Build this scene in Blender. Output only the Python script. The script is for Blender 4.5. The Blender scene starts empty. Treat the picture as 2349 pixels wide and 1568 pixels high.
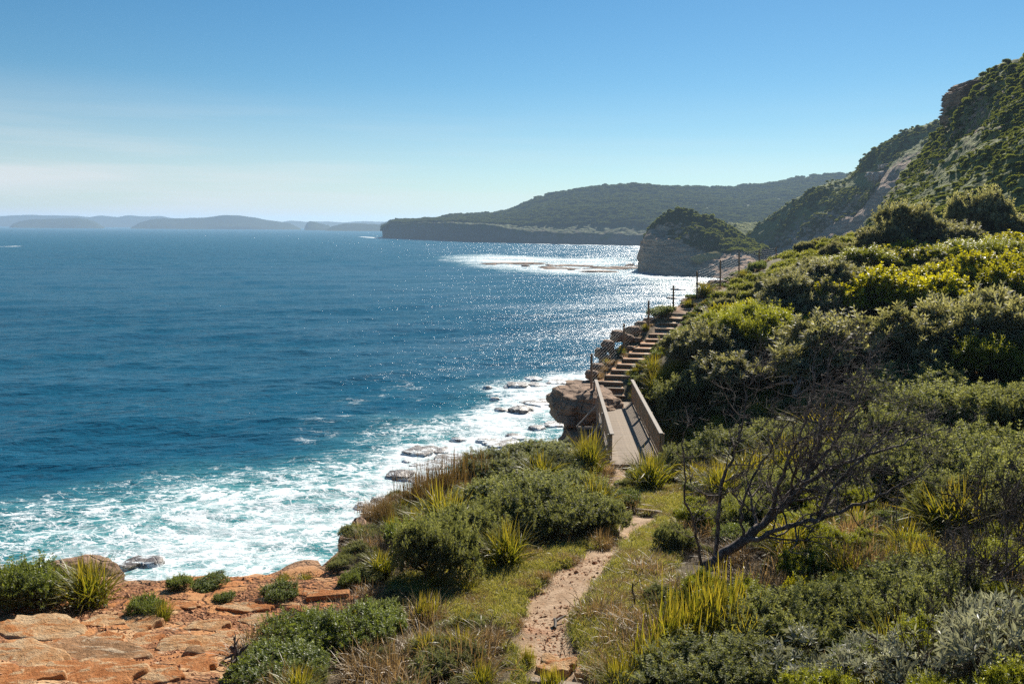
import bpy, bmesh, math, random
import numpy as np
from mathutils import Vector, Matrix
R = math.radians
random.seed(7); rng = np.random.default_rng(7)
scene = bpy.context.scene
COL = scene.collection

# ------------------------------------------------------------------ camera, sky, sun, exposure
SEA_TO_EYE = 24.0
PITCH, ROLL, FD = R(8.23), R(0.33), 1826.0
fwd = Vector((0, math.cos(PITCH), -math.sin(PITCH)))
rt0 = Vector((1, 0, 0)); up0 = Vector((0, math.sin(PITCH), math.cos(PITCH)))
rt = rt0*math.cos(ROLL) + up0*math.sin(ROLL); upv = up0*math.cos(ROLL) - rt0*math.sin(ROLL)
CAM = Vector((0, 0, SEA_TO_EYE))
cam = bpy.data.cameras.new('camera'); cam_o = bpy.data.objects.new('camera', cam); COL.objects.link(cam_o)
cam_o.matrix_world = Matrix(((rt.x, upv.x, -fwd.x, CAM.x), (rt.y, upv.y, -fwd.y, CAM.y), (rt.z, upv.z, -fwd.z, CAM.z), (0, 0, 0, 1)))
cam.sensor_width = 36; cam.lens = 36*FD/2349.0; cam.clip_end = 30000; cam.clip_start = 0.1
scene.camera = cam_o
SUN_AZ, SUN_EL = R(22), R(33)
world = bpy.data.worlds.new('World'); scene.world = world; world.use_nodes = True
wn, wl = world.node_tree.nodes, world.node_tree.links
wn.clear()
wo = wn.new('ShaderNodeOutputWorld'); wb = wn.new('ShaderNodeBackground'); sky = wn.new('ShaderNodeTexSky')
sky.sky_type = 'NISHITA'; sky.sun_disc = False; sky.sun_elevation = SUN_EL; sky.sun_rotation = SUN_AZ
sky.altitude = 0; sky.air_density = 1.0; sky.dust_density = 0.05; sky.ozone_density = 3.2
wb.inputs['Strength'].default_value = 0.05
# thin high cloud low over the horizon, stronger to the left
tc = wn.new('ShaderNodeTexCoord'); sx = wn.new('ShaderNodeSeparateXYZ'); wl.new(tc.outputs['Generated'], sx.inputs[0])
mp = wn.new('ShaderNodeMapping'); mp.inputs['Scale'].default_value = (1.6, 1.6, 26); mp.inputs['Rotation'].default_value = (0, R(4), 0)
nz = wn.new('ShaderNodeTexNoise'); nz.inputs['Scale'].default_value = 1.7; nz.inputs['Detail'].default_value = 6
wl.new(tc.outputs['Generated'], mp.inputs[0]); wl.new(mp.outputs[0], nz.inputs['Vector'])
mrz = wn.new('ShaderNodeMapRange'); mrz.interpolation_type = 'SMOOTHSTEP'
for k, v in zip(('From Min', 'From Max', 'To Min', 'To Max'), (0.02, 0.175, 1.0, 0.0)): mrz.inputs[k].default_value = v
wl.new(sx.outputs['Z'], mrz.inputs['Value'])
mrx = wn.new('ShaderNodeMapRange'); mrx.interpolation_type = 'SMOOTHSTEP'
for k, v in zip(('From Min', 'From Max', 'To Min', 'To Max'), (-0.75, 0.35, 1.0, 0.25)): mrx.inputs[k].default_value = v
wl.new(sx.outputs['X'], mrx.inputs['Value'])
mrn = wn.new('ShaderNodeMapRange')
for k, v in zip(('From Min', 'From Max', 'To Min', 'To Max'), (0.40, 0.62, 0.5, 1.0)): mrn.inputs[k].default_value = v
wl.new(nz.outputs['Fac'], mrn.inputs['Value'])
m1 = wn.new('ShaderNodeMath'); m1.operation = 'MULTIPLY'; wl.new(mrz.outputs[0], m1.inputs[0]); wl.new(mrx.outputs[0], m1.inputs[1])
m2 = wn.new('ShaderNodeMath'); m2.operation = 'MULTIPLY'; wl.new(m1.outputs[0], m2.inputs[0]); wl.new(mrn.outputs[0], m2.inputs[1])
m3 = wn.new('ShaderNodeMath'); m3.operation = 'MULTIPLY'; wl.new(m2.outputs[0], m3.inputs[0]); m3.inputs[1].default_value = 1.0
mxs = wn.new('ShaderNodeMixRGB'); wl.new(m3.outputs[0], mxs.inputs['Fac']); 
mxs.inputs['Color2'].default_value = (9.2, 9.2, 9.1, 1)
hsv = wn.new('ShaderNodeHueSaturation'); hsv.inputs['Saturation'].default_value = 1.27

tint = wn.new('ShaderNodeMixRGB'); tint.blend_type = 'MULTIPLY'; tint.inputs['Fac'].default_value = 1; tint.inputs['Color2'].default_value = (.86, .96, .95, 1)
wl.new(sky.outputs[0], tint.inputs['Color1']); wl.new(tint.outputs[0], hsv.inputs['Color']); wl.new(hsv.outputs[0], mxs.inputs['Color1']); wl.new(mxs.outputs[0], wb.inputs['Color']); wl.new(wb.outputs[0], wo.inputs['Surface'])
sun = bpy.data.lights.new('sun', 'SUN'); sun.energy = 5.0; sun.angle = R(0.53); sun.color = (1.0, 0.93, 0.82)
sun_o = bpy.data.objects.new('sun', sun); COL.objects.link(sun_o)
sdir = Vector((math.sin(SUN_AZ)*math.cos(SUN_EL), math.cos(SUN_AZ)*math.cos(SUN_EL), math.sin(SUN_EL)))
sun_o.rotation_euler = sdir.to_track_quat('Z', 'Y').to_euler()
sun_o.location = (20, 40, 60)
scene.view_settings.view_transform = 'Standard'; scene.view_settings.look = 'None'
scene.view_settings.exposure = 0.85; scene.view_settings.gamma = 1.0; scene.view_settings.use_curve_mapping = False
scene.render.engine = 'CYCLES'
cy = scene.cycles
cy.max_bounces = 6; cy.diffuse_bounces = 3; cy.glossy_bounces = 2; cy.transmission_bounces = 3; cy.volume_bounces = 0
cy.transparent_max_bounces = 4; cy.use_denoising = False; cy.denoiser = 'OPENIMAGEDENOISE'
cy.sample_clamp_indirect = 3.0; cy.sample_clamp_direct = 12.0; cy.use_adaptive_sampling = True; cy.adaptive_threshold = 0.01
world.cycles.sampling_method = 'NONE'; cy.use_light_tree = False; cy.caustics_reflective = False; cy.caustics_refractive = False

# ------------------------------------------------------------------ helpers
def ray(u, v):
    a = (u-1174.5)/FD; b = -(v-784)/FD
    return rt*a + upv*b + fwd
def WY(u, v, Y):
    d = ray(u, v); t = Y/d.y; return CAM + d*t
def WZ(u, v, z):
    d = ray(u, v); t = (z-CAM.z)/d.z; return CAM + d*t
def proj(p):
    q = Vector(p)-CAM; z = q.dot(fwd); return (1174.5+FD*q.dot(rt)/z, 784-FD*q.dot(upv)/z)

_perm = np.random.RandomState(3).permutation(256); _perm = np.concatenate([_perm, _perm])
_g3 = np.random.RandomState(4).normal(size=(256, 3)); _g3 /= np.linalg.norm(_g3, axis=1)[:, None]
def perlin(p):
    p = np.asarray(p, float); i = np.floor(p).astype(int); f = p-i; w = f*f*f*(f*(f*6-15)+10); i &= 255
    out = 0
    for dx in (0, 1):
        wx = w[..., 0] if dx else 1-w[..., 0]
        for dy in (0, 1):
            wy = w[..., 1] if dy else 1-w[..., 1]
            for dz in (0, 1):
                wz = w[..., 2] if dz else 1-w[..., 2]
                h = _perm[_perm[_perm[(i[..., 0]+dx) & 255]+((i[..., 1]+dy) & 255)]+((i[..., 2]+dz) & 255)]
                out = out + wx*wy*wz*((f-np.array([dx, dy, dz]))*_g3[h]).sum(-1)
    return out
def fbm(p, o=4, gain=.5):
    p = np.asarray(p, float); a = 1; s = 0
    for k in range(o): s = s + a*perlin(p*(2**k)+17.3*k); a *= gain
    return s
def P3(x, y, z=0): return np.stack([x, y, np.zeros_like(x)+z], -1)

def mesh_np(name, verts, faces=None, quads=None, mat=None, smooth=True, attrs=None, mats=None, matidx=None):
    me = bpy.data.meshes.new(name); verts = np.asarray(verts, dtype=np.float32)
    me.vertices.add(len(verts)); me.vertices.foreach_set('co', verts.ravel())
    loops = []; starts = []; n0 = 0
    for arr, k in ((faces, 3), (quads, 4)):
        if arr is not None and len(arr):
            arr = np.asarray(arr, dtype=np.int32); loops.append(arr.ravel()); starts.append(np.arange(len(arr), dtype=np.int32)*k+n0); n0 += arr.size
    if loops:
        L = np.concatenate(loops); S = np.concatenate(starts)
        me.loops.add(len(L)); me.loops.foreach_set('vertex_index', L)
        me.polygons.add(len(S)); me.polygons.foreach_set('loop_start', S)
        me.polygons.foreach_set('use_smooth', np.full(len(S), smooth))
    for k, val in (attrs or {}).items():
        val = np.asarray(val, dtype=np.float32)
        a = me.attributes.new(k, 'FLOAT', 'POINT'); a.data.foreach_set('value', val)
    if mats:
        for m in mats: me.materials.append(m)
        if matidx is not None: me.polygons.foreach_set('material_index', np.asarray(matidx, dtype=np.int32))
    elif mat: me.materials.append(mat)
    me.update(calc_edges=True); me.validate()
    return me
def obj(name, me, parent=None, loc=None, **props):
    o = bpy.data.objects.new(name, me); COL.objects.link(o)
    if parent is not None: o.parent = parent
    if loc is not None: o.location = loc
    for k, v in props.items(): o[k] = v
    return o
def thing(name, loc, label, category, group=None, rotz=0, scale=1):
    o = bpy.data.objects.new(name, None); COL.objects.link(o); o.location = loc; o.rotation_euler = (0, 0, rotz)
    o.scale = (scale,)*3 if not hasattr(scale, '__len__') else scale
    o.empty_display_size = .2; o['label'] = label; o['category'] = category
    if group: o['group'] = group
    return o
def tag(o, label, category, group=None):
    o['label'] = label; o['category'] = category
    if group: o['group'] = group
    return o
def grid_quads(nr, nc):
    a = np.arange(nr*nc).reshape(nr, nc)
    return np.stack([a[:-1, :-1], a[:-1, 1:], a[1:, 1:], a[1:, :-1]], -1).reshape(-1, 4)

# node shortcuts
class NT:
    def __init__(s, name):
        s.m = bpy.data.materials.new(name); s.m.use_nodes = True; s.n = s.m.node_tree.nodes; s.l = s.m.node_tree.links; s.n.clear()
        s.out = s.n.new('ShaderNodeOutputMaterial')
    def set(s, inp, v):
        if v is None: return
        if isinstance(v, bpy.types.NodeSocket): s.l.new(v, inp)
        elif isinstance(v, (tuple, list)) and len(v) == 3 and inp.type == 'RGBA': inp.default_value = (*v, 1)
        else: inp.default_value = v
    def node(s, t, **kw):
        n = s.n.new(t)
        for k, v in kw.items():
            if k.startswith('_'): setattr(n, k[1:], v)
            else: s.set(n.inputs[k.replace('__', ' ')], v)
        return n
    def attr(s, a): return s.node('ShaderNodeAttribute', _attribute_name=a).outputs['Fac']
    def coord(s, w='Object'): return s.node('ShaderNodeTexCoord').outputs[w]
    def mapping(s, vec, scale=(1, 1, 1), rot=(0, 0, 0)):
        return s.node('ShaderNodeMapping', Vector=vec, Scale=scale, Rotation=rot).outputs[0]
    def noise(s, vec, sc, det=4, rough=.55, dist=0, out='Fac'):
        return s.node('ShaderNodeTexNoise', Vector=vec, Scale=sc, Detail=det, Roughness=rough, Distortion=dist).outputs[out]
    def vor(s, vec, sc, feature='F1', out='Distance', rand=1):
        return s.node('ShaderNodeTexVoronoi', _feature=feature, Vector=vec, Scale=sc, Randomness=rand).outputs[out]
    def math(s, op, a, b=None, clamp=False):
        n = s.n.new('ShaderNodeMath'); n.operation = op; n.use_clamp = clamp; s.set(n.inputs[0], a); s.set(n.inputs[1], b); return n.outputs[0]
    def rng(s, v, a, b, c=0., d=1., smooth=True):
        n = s.n.new('ShaderNodeMapRange'); n.interpolation_type = 'SMOOTHSTEP' if smooth else 'LINEAR'
        for k, x in zip(('Value', 'From Min', 'From Max', 'To Min', 'To Max'), (v, a, b, c, d)): s.set(n.inputs[k], x)
        return n.outputs[0]
    def mix(s, f, a, b, blend='MIX'):
        n = s.n.new('ShaderNodeMixRGB'); n.blend_type = blend; s.set(n.inputs[0], f); s.set(n.inputs[1], a); s.set(n.inputs[2], b); return n.outputs[0]
    def bump(s, h, strength=.5, dist=.1, normal=None):
        n = s.n.new('ShaderNodeBump'); s.set(n.inputs['Height'], h); n.inputs['Strength'].default_value = strength; s.set(n.inputs['Distance'], dist)
        if normal is not None: s.l.new(normal, n.inputs['Normal'])
        return n.outputs[0]
    def bsdf(s, color, rough=.8, spec=.3, normal=None, **kw):
        n = s.n.new('ShaderNodeBsdfPrincipled'); s.set(n.inputs['Base Color'], color); s.set(n.inputs['Roughness'], rough)
        n.inputs['Specular IOR Level'].default_value = spec
        if normal is not None: s.l.new(normal, n.inputs['Normal'])
        for k, v in kw.items(): s.set(n.inputs[k.replace('__', ' ')], v)
        return n.outputs[0]
    def done(s, sh): s.l.new(sh, s.out.inputs['Surface']); return s.m

# ------------------------------------------------------------------ materials
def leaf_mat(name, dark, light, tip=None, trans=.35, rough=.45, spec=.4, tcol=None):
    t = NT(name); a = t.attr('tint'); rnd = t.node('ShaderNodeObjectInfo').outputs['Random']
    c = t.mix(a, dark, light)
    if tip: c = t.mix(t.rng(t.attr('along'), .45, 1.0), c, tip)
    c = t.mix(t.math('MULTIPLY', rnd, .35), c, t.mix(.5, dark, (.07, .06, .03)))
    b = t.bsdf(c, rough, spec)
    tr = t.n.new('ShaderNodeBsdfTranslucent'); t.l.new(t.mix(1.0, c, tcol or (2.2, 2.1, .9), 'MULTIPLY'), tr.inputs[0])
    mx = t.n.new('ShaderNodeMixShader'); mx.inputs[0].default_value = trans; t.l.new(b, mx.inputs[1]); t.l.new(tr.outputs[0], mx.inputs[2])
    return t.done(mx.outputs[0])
M = {}
M['coast'] = leaf_mat('coastal_shrub_leaf', (.065, .080, .036), (.235, .245, .120), trans=.36, rough=.6, spec=.2)
M['coastgreen'] = leaf_mat('green_shrub_leaf', (.055, .080, .020), (.190, .225, .060), trans=.38)
M['banksia'] = leaf_mat('banksia_leaf', (.060, .066, .036), (.33, .315, .21), trans=.36, rough=.58, spec=.25)
M['silver'] = leaf_mat('silver_leaf', (.20, .20, .15), (.52, .51, .42), trans=.28, rough=.45, tcol=(1.5, 1.5, 1))
M['bright'] = leaf_mat('yellow_green_leaf', (.085, .110, .010), (.36, .36, .022), trans=.5, tcol=(2.2, 1.9, .6))
M['mid'] = leaf_mat('olive_leaf', (.060, .078, .014), (.26, .27, .036), trans=.48)
M['flax'] = leaf_mat('mat_rush_leaf', (.070, .090, .014), (.18, .205, .036), tip=(.26, .22, .05), trans=.42, tcol=(2.2, 1.9, .6))
M['dry'] = leaf_mat('dry_grass_blade', (.16, .105, .045), (.42, .30, .15), trans=.35, tcol=(1.6, 1.4, 1))
M['turf'] = leaf_mat('turf_blade', (.085, .115, .022), (.29, .29, .075), tip=(.46, .40, .17), trans=.4, tcol=(1.8, 1.7, .7))
M['rush'] = leaf_mat('brown_rush_stem', (.085, .062, .028), (.20, .14, .06), trans=.3, tcol=(1.7, 1.4, .8))
M['farveg'] = leaf_mat('far_bush_leaf', (.065, .085, .026), (.210, .235, .070), trans=.45, rough=.8, spec=.08)
M['forestleaf'] = leaf_mat('forest_leaf', (.030, .045, .018), (.100, .118, .040), trans=.3, rough=.9, spec=.02)
def bark(name, c1, c2, sc=14):
    t = NT(name); co = t.coord(); n = t.noise(t.mapping(co, (1, 1, .35)), sc, 5, .65)
    return t.done(t.bsdf(t.mix(t.rng(n, .35, .68), c1, c2), .85, .2, t.bump(n, .5, .02)))
M['deadwood'] = bark('dead_wood', (.060, .045, .036), (.23, .185, .155))
M['trunk'] = bark('grey_bark', (.10, .085, .07), (.26, .23, .20))
M['twig'] = bark('twig_bark', (.06, .045, .03), (.14, .11, .085))
def wood(name, c1, c2, c3):
    t = NT(name); co = t.coord('Generated'); oi = t.node('ShaderNodeObjectInfo').outputs['Random']
    ob = t.coord(); g = t.noise(t.mapping(ob, (6, 6, 6)), 3.0, 6, .65, 1.2); s = t.noise(t.mapping(ob, (60, 60, 60)), 1.5, 3)
    c = t.mix(t.rng(g, .35, .65), c1, c2); c = t.mix(t.math('MULTIPLY', oi, .6), c, c3)
    c = t.mix(t.math('MULTIPLY', t.rng(s, .5, .8), .4), c, c1)
    return t.done(t.bsdf(c, .8, .25, t.bump(s, .35, .004)))
M['timber'] = wood('weathered_timber', (.19, .14, .095), (.37, .285, .20), (.27, .215, .16))
M['rail'] = wood('grey_rail_timber', (.22, .185, .15), (.39, .34, .285), (.29, .24, .19))
M['post'] = wood('brown_post_timber', (.17, .10, .055), (.30, .19, .11), (.22, .16, .11))
M['slat'] = wood('brown_slat_timber', (.26, .175, .10), (.42, .30, .19), (.34, .27, .20))
t = NT('steel_wire'); M['steel'] = t.done(t.bsdf((.34, .34, .34), .55, .3))

def rock_mat(name, base, light, dark, stain, sc=1.0, strata=True, cream=None, wash=False):
    t = NT(name); co = t.coord(); big = t.noise(co, .5*sc, 5, .6, .4); fine = t.noise(co, 7*sc, 8, .68)
    st = t.noise(t.mapping(co, (.25, .25, 3.2)), 1.1*sc, 6, .6, .8)
    c = t.mix(t.rng(big, .36, .62), base, light)
    if strata: c = t.mix(t.math('MULTIPLY', t.rng(st, .5, .72), .6), c, stain)
    c = t.mix(t.rng(fine, .55, .78), c, dark)
    lich = t.noise(co, 2.3*sc, 6, .7)
    c = t.mix(t.rng(lich, .60, .70), c, dark)
    if cream: c = t.mix(t.rng(t.noise(co, 1.2*sc, 7, .6, .6), .56, .62), c, cream)
    ck = t.vor(t.mapping(co, (1, 1, 2.2)), .9*sc, 'DISTANCE_TO_EDGE'); crack = t.rng(ck, 0, .035, 1, 0)
    c = t.mix(t.math('MULTIPLY', crack, .45), c, dark)
    h = t.math('SUBTRACT', t.math('ADD', t.math('MULTIPLY', fine, .6), st), t.math('MULTIPLY', crack, .6))
    if wash:
        g = t.node('ShaderNodeNewGeometry'); sp = t.n.new('ShaderNodeSeparateXYZ'); t.l.new(g.outputs['Position'], sp.inputs[0])
        nn = t.noise(t.mapping(g.outputs['Position'], (.5, 1, 1)), 1.1, 7, .7, .8); th = t.rng(sp.outputs[2], -.1, .9, .42, .74, False)
        c = t.mix(t.rng(t.math('SUBTRACT', nn, th), -.02, .05), c, (.72, .77, .78))
    return t.done(t.bsdf(c, .45 if wash else .88, .4 if wash else .25, t.bump(h, .8, .12/sc)))
M['sandstone'] = rock_mat('orange_sandstone', (.46, .215, .090), (.56, .33, .165), (.20, .105, .055), (.50, .20, .07), 1.3, cream=(.62, .47, .31))
M['brownrock'] = rock_mat('brown_rock', (.20, .125, .080), (.34, .22, .14), (.075, .058, .045), (.36, .19, .09), 1.0)
M['wetrock'] = rock_mat('wet_shore_rock', (.115, .095, .085), (.25, .215, .19), (.045, .04, .04), (.17, .13, .10), .8, wash=True)
M['farrock'] = rock_mat('cliff_rock', (.16, .115, .09), (.27, .20, .155), (.07, .058, .05), (.33, .20, .13), .12)

def terrain_mat():
    t = NT('headland_ground'); co = t.coord(); pa = t.attr('path'); gr = t.attr('grass'); rk = t.attr('rock'); cl = t.attr('cliff')
    n1 = t.noise(co, 3.2, 8, .68); n2 = t.noise(co, .8, 5, .6, .5); n3 = t.noise(co, 16, 6, .7)
    soil = t.mix(n1, (.055, .042, .026), (.16, .12, .075))
    pth = t.mix(t.rng(n1, .35, .65), (.31, .20, .118), (.43, .305, .20)); pth = t.mix(t.rng(n2, .56, .68), pth, (.38, .21, .12))
    pth = t.mix(t.rng(n3, .64, .8), pth, (.20, .12, .08))
    gs = t.mix(t.rng(n1, .35, .65), (.10, .11, .035), (.30, .25, .14))
    # sandstone ledge: warm orange rock with pale worn patches and gravelly hollows
    v = t.vor(t.node('ShaderNodeVectorMath', _operation='ADD').outputs[0], 1) if False else None
    dist = t.noise(co, 1.7, 4, .6, out='Color')
    wc = t.n.new('ShaderNodeMixRGB'); wc.blend_type = 'ADD'; wc.inputs[0].default_value = .38; t.l.new(co, wc.inputs[1]); t.l.new(dist, wc.inputs[2])
    wv = t.mapping(wc.outputs[0], (.95, 1.35, .3))
    ck = t.vor(wv, 1.15, 'DISTANCE_TO_EDGE'); cc = t.vor(wv, 1.15, 'F1', 'Color')
    cs = t.n.new('ShaderNodeSeparateColor'); t.l.new(cc, cs.inputs[0])
    rc = t.mix(t.rng(n2, .38, .6), (.39, .155, .052), (.46, .225, .09))
    rc = t.mix(t.rng(cs.outputs[0], .6, .85), rc, (.50, .31, .16))
    rc = t.mix(t.rng(t.noise(co, 1.3, 7, .65, .8), .60, .68), rc, (.56, .42, .28))
    rc = t.mix(t.rng(n3, .58, .78), rc, (.26, .11, .05))
    grav = t.rng(t.noise(co, .75, 6, .62, 1.0), .44, .53)
    gv = t.vor(co, 17, 'F1', 'Color'); gs2 = t.n.new('ShaderNodeSeparateColor'); t.l.new(gv, gs2.inputs[0])
    gcol = t.mix(gs2.outputs[0], (.12, .05, .024), (.38, .17, .075))
    rc = t.mix(t.math('MULTIPLY', t.rng(ck, 0, .05, 1, 0), .7), rc, (.16, .07, .035))
    rc = t.mix(grav, rc, gcol)
    c = t.mix(gr, soil, gs); c = t.mix(rk, c, rc); c = t.mix(pa, c, pth)
    st = t.noise(t.mapping(co, (.3, .3, 3)), 1.2, 6, .62, .6)
    clc = t.mix(t.rng(st, .35, .65), (.17, .105, .065), (.40, .24, .135)); clc = t.mix(t.rng(n1, .55, .75), clc, (.09, .065, .05))
    c = t.mix(cl, c, clc)
    gh = t.vor(co, 17, 'F1', 'Distance')
    h = t.math('ADD', t.math('MULTIPLY', n3, .5), n1); h = t.math('SUBTRACT', h, t.math('MULTIPLY', t.math('MULTIPLY', grav, rk), gh))
    h = t.math('SUBTRACT', h, t.math('MULTIPLY', t.math('MULTIPLY', t.rng(ck, 0, .06, 1, 0), rk), .8))
    h = t.math('ADD', h, t.math('MULTIPLY', t.math('MULTIPLY', st, cl), 2.0))
    return t.done(t.bsdf(c, .92, .2, t.bump(h, .9, .07)))
M['terrain'] = terrain_mat()

def sea_mat():
    t = NT('sea_water'); co = t.coord(); foamA = t.attr('foam'); turq = t.attr('turq'); far = t.attr('far')
    wind = t.mapping(co, (1, 1, 1), (0, 0, R(-16)))
    sx_ = t.n.new('ShaderNodeSeparateXYZ'); t.l.new(co, sx_.inputs[0])
    # ripples
    a1 = t.noise(t.mapping(wind, (.4, 1, 1)), 1.3, 4, .6, .5); a1 = t.math('ADD', t.math('MULTIPLY', a1, t.rng(far, 0, .25, 1, .35)), t.math('MULTIPLY', t.noise(t.mapping(wind, (.35, 1, 1)), .42, 3, .6, .4), t.rng(far, 0, .3, .3, 2.0)))
    a2 = t.noise(t.mapping(wind, (.5, 1, 1)), .33, 5, .6, .3)
    a3 = t.noise(t.mapping(wind, (.45, 1, 1)), .06, 4, .55)
    nr = t.bump(a1, 1.0, t.rng(far, 0, .35, .36, .80), t.bump(a2, .8, t.rng(far, 0, 1, .55, 1.1), t.bump(a3, .6, 2.2)))
    patch = t.noise(t.mapping(wind, (.25, 1, 1)), .012, 5, .6)
    deep = t.mix(t.rng(patch, .38, .62), (.002, .042, .080), (.003, .060, .104))
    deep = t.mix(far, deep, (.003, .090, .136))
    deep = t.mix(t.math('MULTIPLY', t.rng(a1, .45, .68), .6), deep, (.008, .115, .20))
    col = t.mix(turq, deep, (.055, .26, .27))
    # foam lace
    dn = t.noise(co, .3, 6, .68, out='Color'); w1 = t.n.new('ShaderNodeMixRGB'); w1.blend_type = 'ADD'; w1.inputs[0].default_value = 3.6
    t.l.new(co, w1.inputs[1]); t.l.new(dn, w1.inputs[2]); wp = t.mapping(w1.outputs[0], (.55, 1, 1), (0, 0, R(-12)))
    def ridge(sc, det, dist):
        n_ = t.noise(wp, sc, det, .62, dist); return t.math('ABSOLUTE', t.math('SUBTRACT', n_, .5))
    e2 = t.vor(wp, .95, 'DISTANCE_TO_EDGE'); e3 = t.vor(wp, 2.6, 'DISTANCE_TO_EDGE'); r1 = ridge(.26, 5, .6); r2 = ridge(.8, 5, .5)
    nf = t.noise(wp, .42, 8, .70, .6); nf2 = t.noise(wp, 2.2, 6, .72); nf3 = t.noise(co, .16, 3, .5)
    vn = t.rng(t.noise(co, .5, 5, .65), .36, .66, .05, 1.9); wid = t.math('MULTIPLY', foamA, vn)
    soft = lambda e, w_: t.math('SUBTRACT', 1.0, t.math('DIVIDE', e, t.math('ADD', t.math('MULTIPLY', wid, w_), .003)), True)
    l1 = t.math('MULTIPLY', soft(r1, .060), t.rng(foamA, .02, .25, 0, 1.3)); lr = t.math('MULTIPLY', soft(r2, .075), t.rng(foamA, .05, .4, 0, 1.3))
    l2 = t.math('MULTIPLY', soft(e2, .20), t.rng(foamA, .15, .6, 0, .9)); l3 = t.math('MULTIPLY', soft(e3, .30), t.rng(foamA, .35, .9, 0, .8))
    thr = t.rng(foamA, .0, 1.0, .74, .335, False)
    fill = t.rng(t.math('SUBTRACT', t.math('ADD', t.math('ADD', t.math('MULTIPLY', nf, .6), t.math('MULTIPLY', nf2, .25)), t.math('MULTIPLY', nf3, .15)), thr), -.05, .15)
    foam = t.math('MAXIMUM', t.math('MAXIMUM', t.math('MAXIMUM', l1, lr), t.math('MAXIMUM', l2, l3)), fill)
    foam = t.math('MULTIPLY', foam, t.rng(foamA, .01, .12))
    foam = t.math('MULTIPLY', foam, t.rng(nf2, .20, .42, .45, 1.0), True)
    # whitecaps
    wc = t.noise(t.mapping(wind, (.35, 1, 1)), .16, 5, .7, .4); wc2 = t.noise(t.mapping(wind, (.5, 1, 1)), .009, 3)
    cap = t.math('MULTIPLY', t.rng(wc, .745, .79), t.rng(wc2, .46, .62)); foam = t.math('MAXIMUM', foam, t.math('MULTIPLY', cap, t.rng(far, .3, .8)), True)
    fc = t.mix(t.rng(nf2, .3, .7), (.62, .72, .74), (.86, .88, .88))
    fr = t.node('ShaderNodeFresnel', IOR=1.333); t.l.new(nr, fr.inputs['Normal'])
    df = t.n.new('ShaderNodeBsdfDiffuse'); t.l.new(col, df.inputs[0]); t.l.new(nr, df.inputs['Normal'])
    gl = t.n.new('ShaderNodeBsdfGlossy'); t.set(gl.inputs['Roughness'], t.math('ADD', t.rng(far, 0, .4, .13, .15), t.rng(t.noise(t.mapping(wind, (.3, 1, 1)), .05, 4, .6), .4, .62, 0, .10))); t.l.new(nr, gl.inputs['Normal'])
    wm = t.n.new('ShaderNodeMixShader'); t.l.new(t.math('MINIMUM', t.math('MULTIPLY', fr.outputs[0], .65), t.rng(far, 0, 1, .34, .24)), wm.inputs[0]); t.l.new(df.outputs[0], wm.inputs[1]); t.l.new(gl.outputs[0], wm.inputs[2])
    water = wm.outputs[0]
    fn = t.bump(t.math('ADD', foam, t.math('MULTIPLY', nf2, .5)), .5, .15)
    fs = t.bsdf(fc, .85, .2, fn)
    mx = t.n.new('ShaderNodeMixShader'); t.l.new(foam, mx.inputs[0]); t.l.new(water, mx.inputs[1]); t.l.new(fs, mx.inputs[2])
    return t.done(mx.outputs[0])
M['sea'] = sea_mat()

def land_mat(name, sc, dark, light, rockA=(.21, .145, .105), rockB=(.44, .32, .23), patch=(.30, .22, .13)):
    """forested slope with rock where the attribute says so"""
    t = NT(name); co = t.coord(); rk = t.attr('rock')
    v = t.vor(co, sc, 'F1', 'Color'); vs = t.n.new('ShaderNodeSeparateColor'); t.l.new(v, vs.inputs[0])
    n = t.noise(co, sc*.12, 5, .6); c = t.mix(t.math('ADD', t.math('MULTIPLY', vs.outputs[0], .6), t.math('MULTIPLY', n, .4)), dark, light)
    c = t.mix(t.rng(t.noise(co, sc*.07, 5, .6), .60, .72, 0, .5), c, patch)
    st = t.noise(t.mapping(co, (.12, .12, 1.6)), sc*1.1, 6, .65, .6); fn = t.noise(co, sc*1.4, 6, .7)
    rc = t.mix(t.rng(st, .35, .65), rockA, rockB); rc = t.mix(t.rng(fn, .52, .75), rc, (.06, .05, .045))
    m = t.rng(t.math('ADD', rk, t.math('MULTIPLY', t.math('SUBTRACT', t.noise(co, sc*.5, 5, .65), .5), 1.3)), .45, .6)
    c = t.mix(m, c, rc)
    h = t.math('ADD', t.math('MULTIPLY', t.vor(co, sc, 'F1', 'Distance'), -1.0), t.math('MULTIPLY', fn, .5))
    h = t.math('ADD', h, t.math('MULTIPLY', st, m))
    return t.done(t.bsdf(c, .95, .1, t.bump(h, .9, .7/sc)))
M['forest'] = land_mat('forested_headland', .16, (.024, .038, .016), (.095, .110, .038), rockA=(.10, .08, .07), rockB=(.19, .145, .115), patch=(.16, .12, .07))
M['slope'] = land_mat('scrub_slope', .7, (.055, .075, .024), (.200, .220, .075), rockA=(.22, .15, .11), rockB=(.46, .33, .24), patch=(.20, .18, .09))
M['hill'] = land_mat('near_hillside', 1.3, (.060, .080, .026), (.215, .225, .080), rockA=(.18, .12, .09), rockB=(.38, .26, .19), patch=(.19, .17, .085))
M['knob'] = land_mat('rocky_headland', .7, (.055, .070, .024), (.20, .215, .075), rockA=(.25, .16, .11), rockB=(.54, .37, .25), patch=(.2, .18, .09))
t = NT('far_hill'); co = t.coord(); M['farhill'] = t.done(t.bsdf(t.mix(t.noise(co, .01, 5), (.030, .044, .024), (.07, .08, .05)), 1.0, 0))
t = NT('tan_grass_bank'); co = t.coord(); M['bank'] = t.done(t.bsdf(t.mix(t.noise(co, .4, 6), (.20, .19, .08), (.36, .29, .16)), 1.0, 0))
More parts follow.
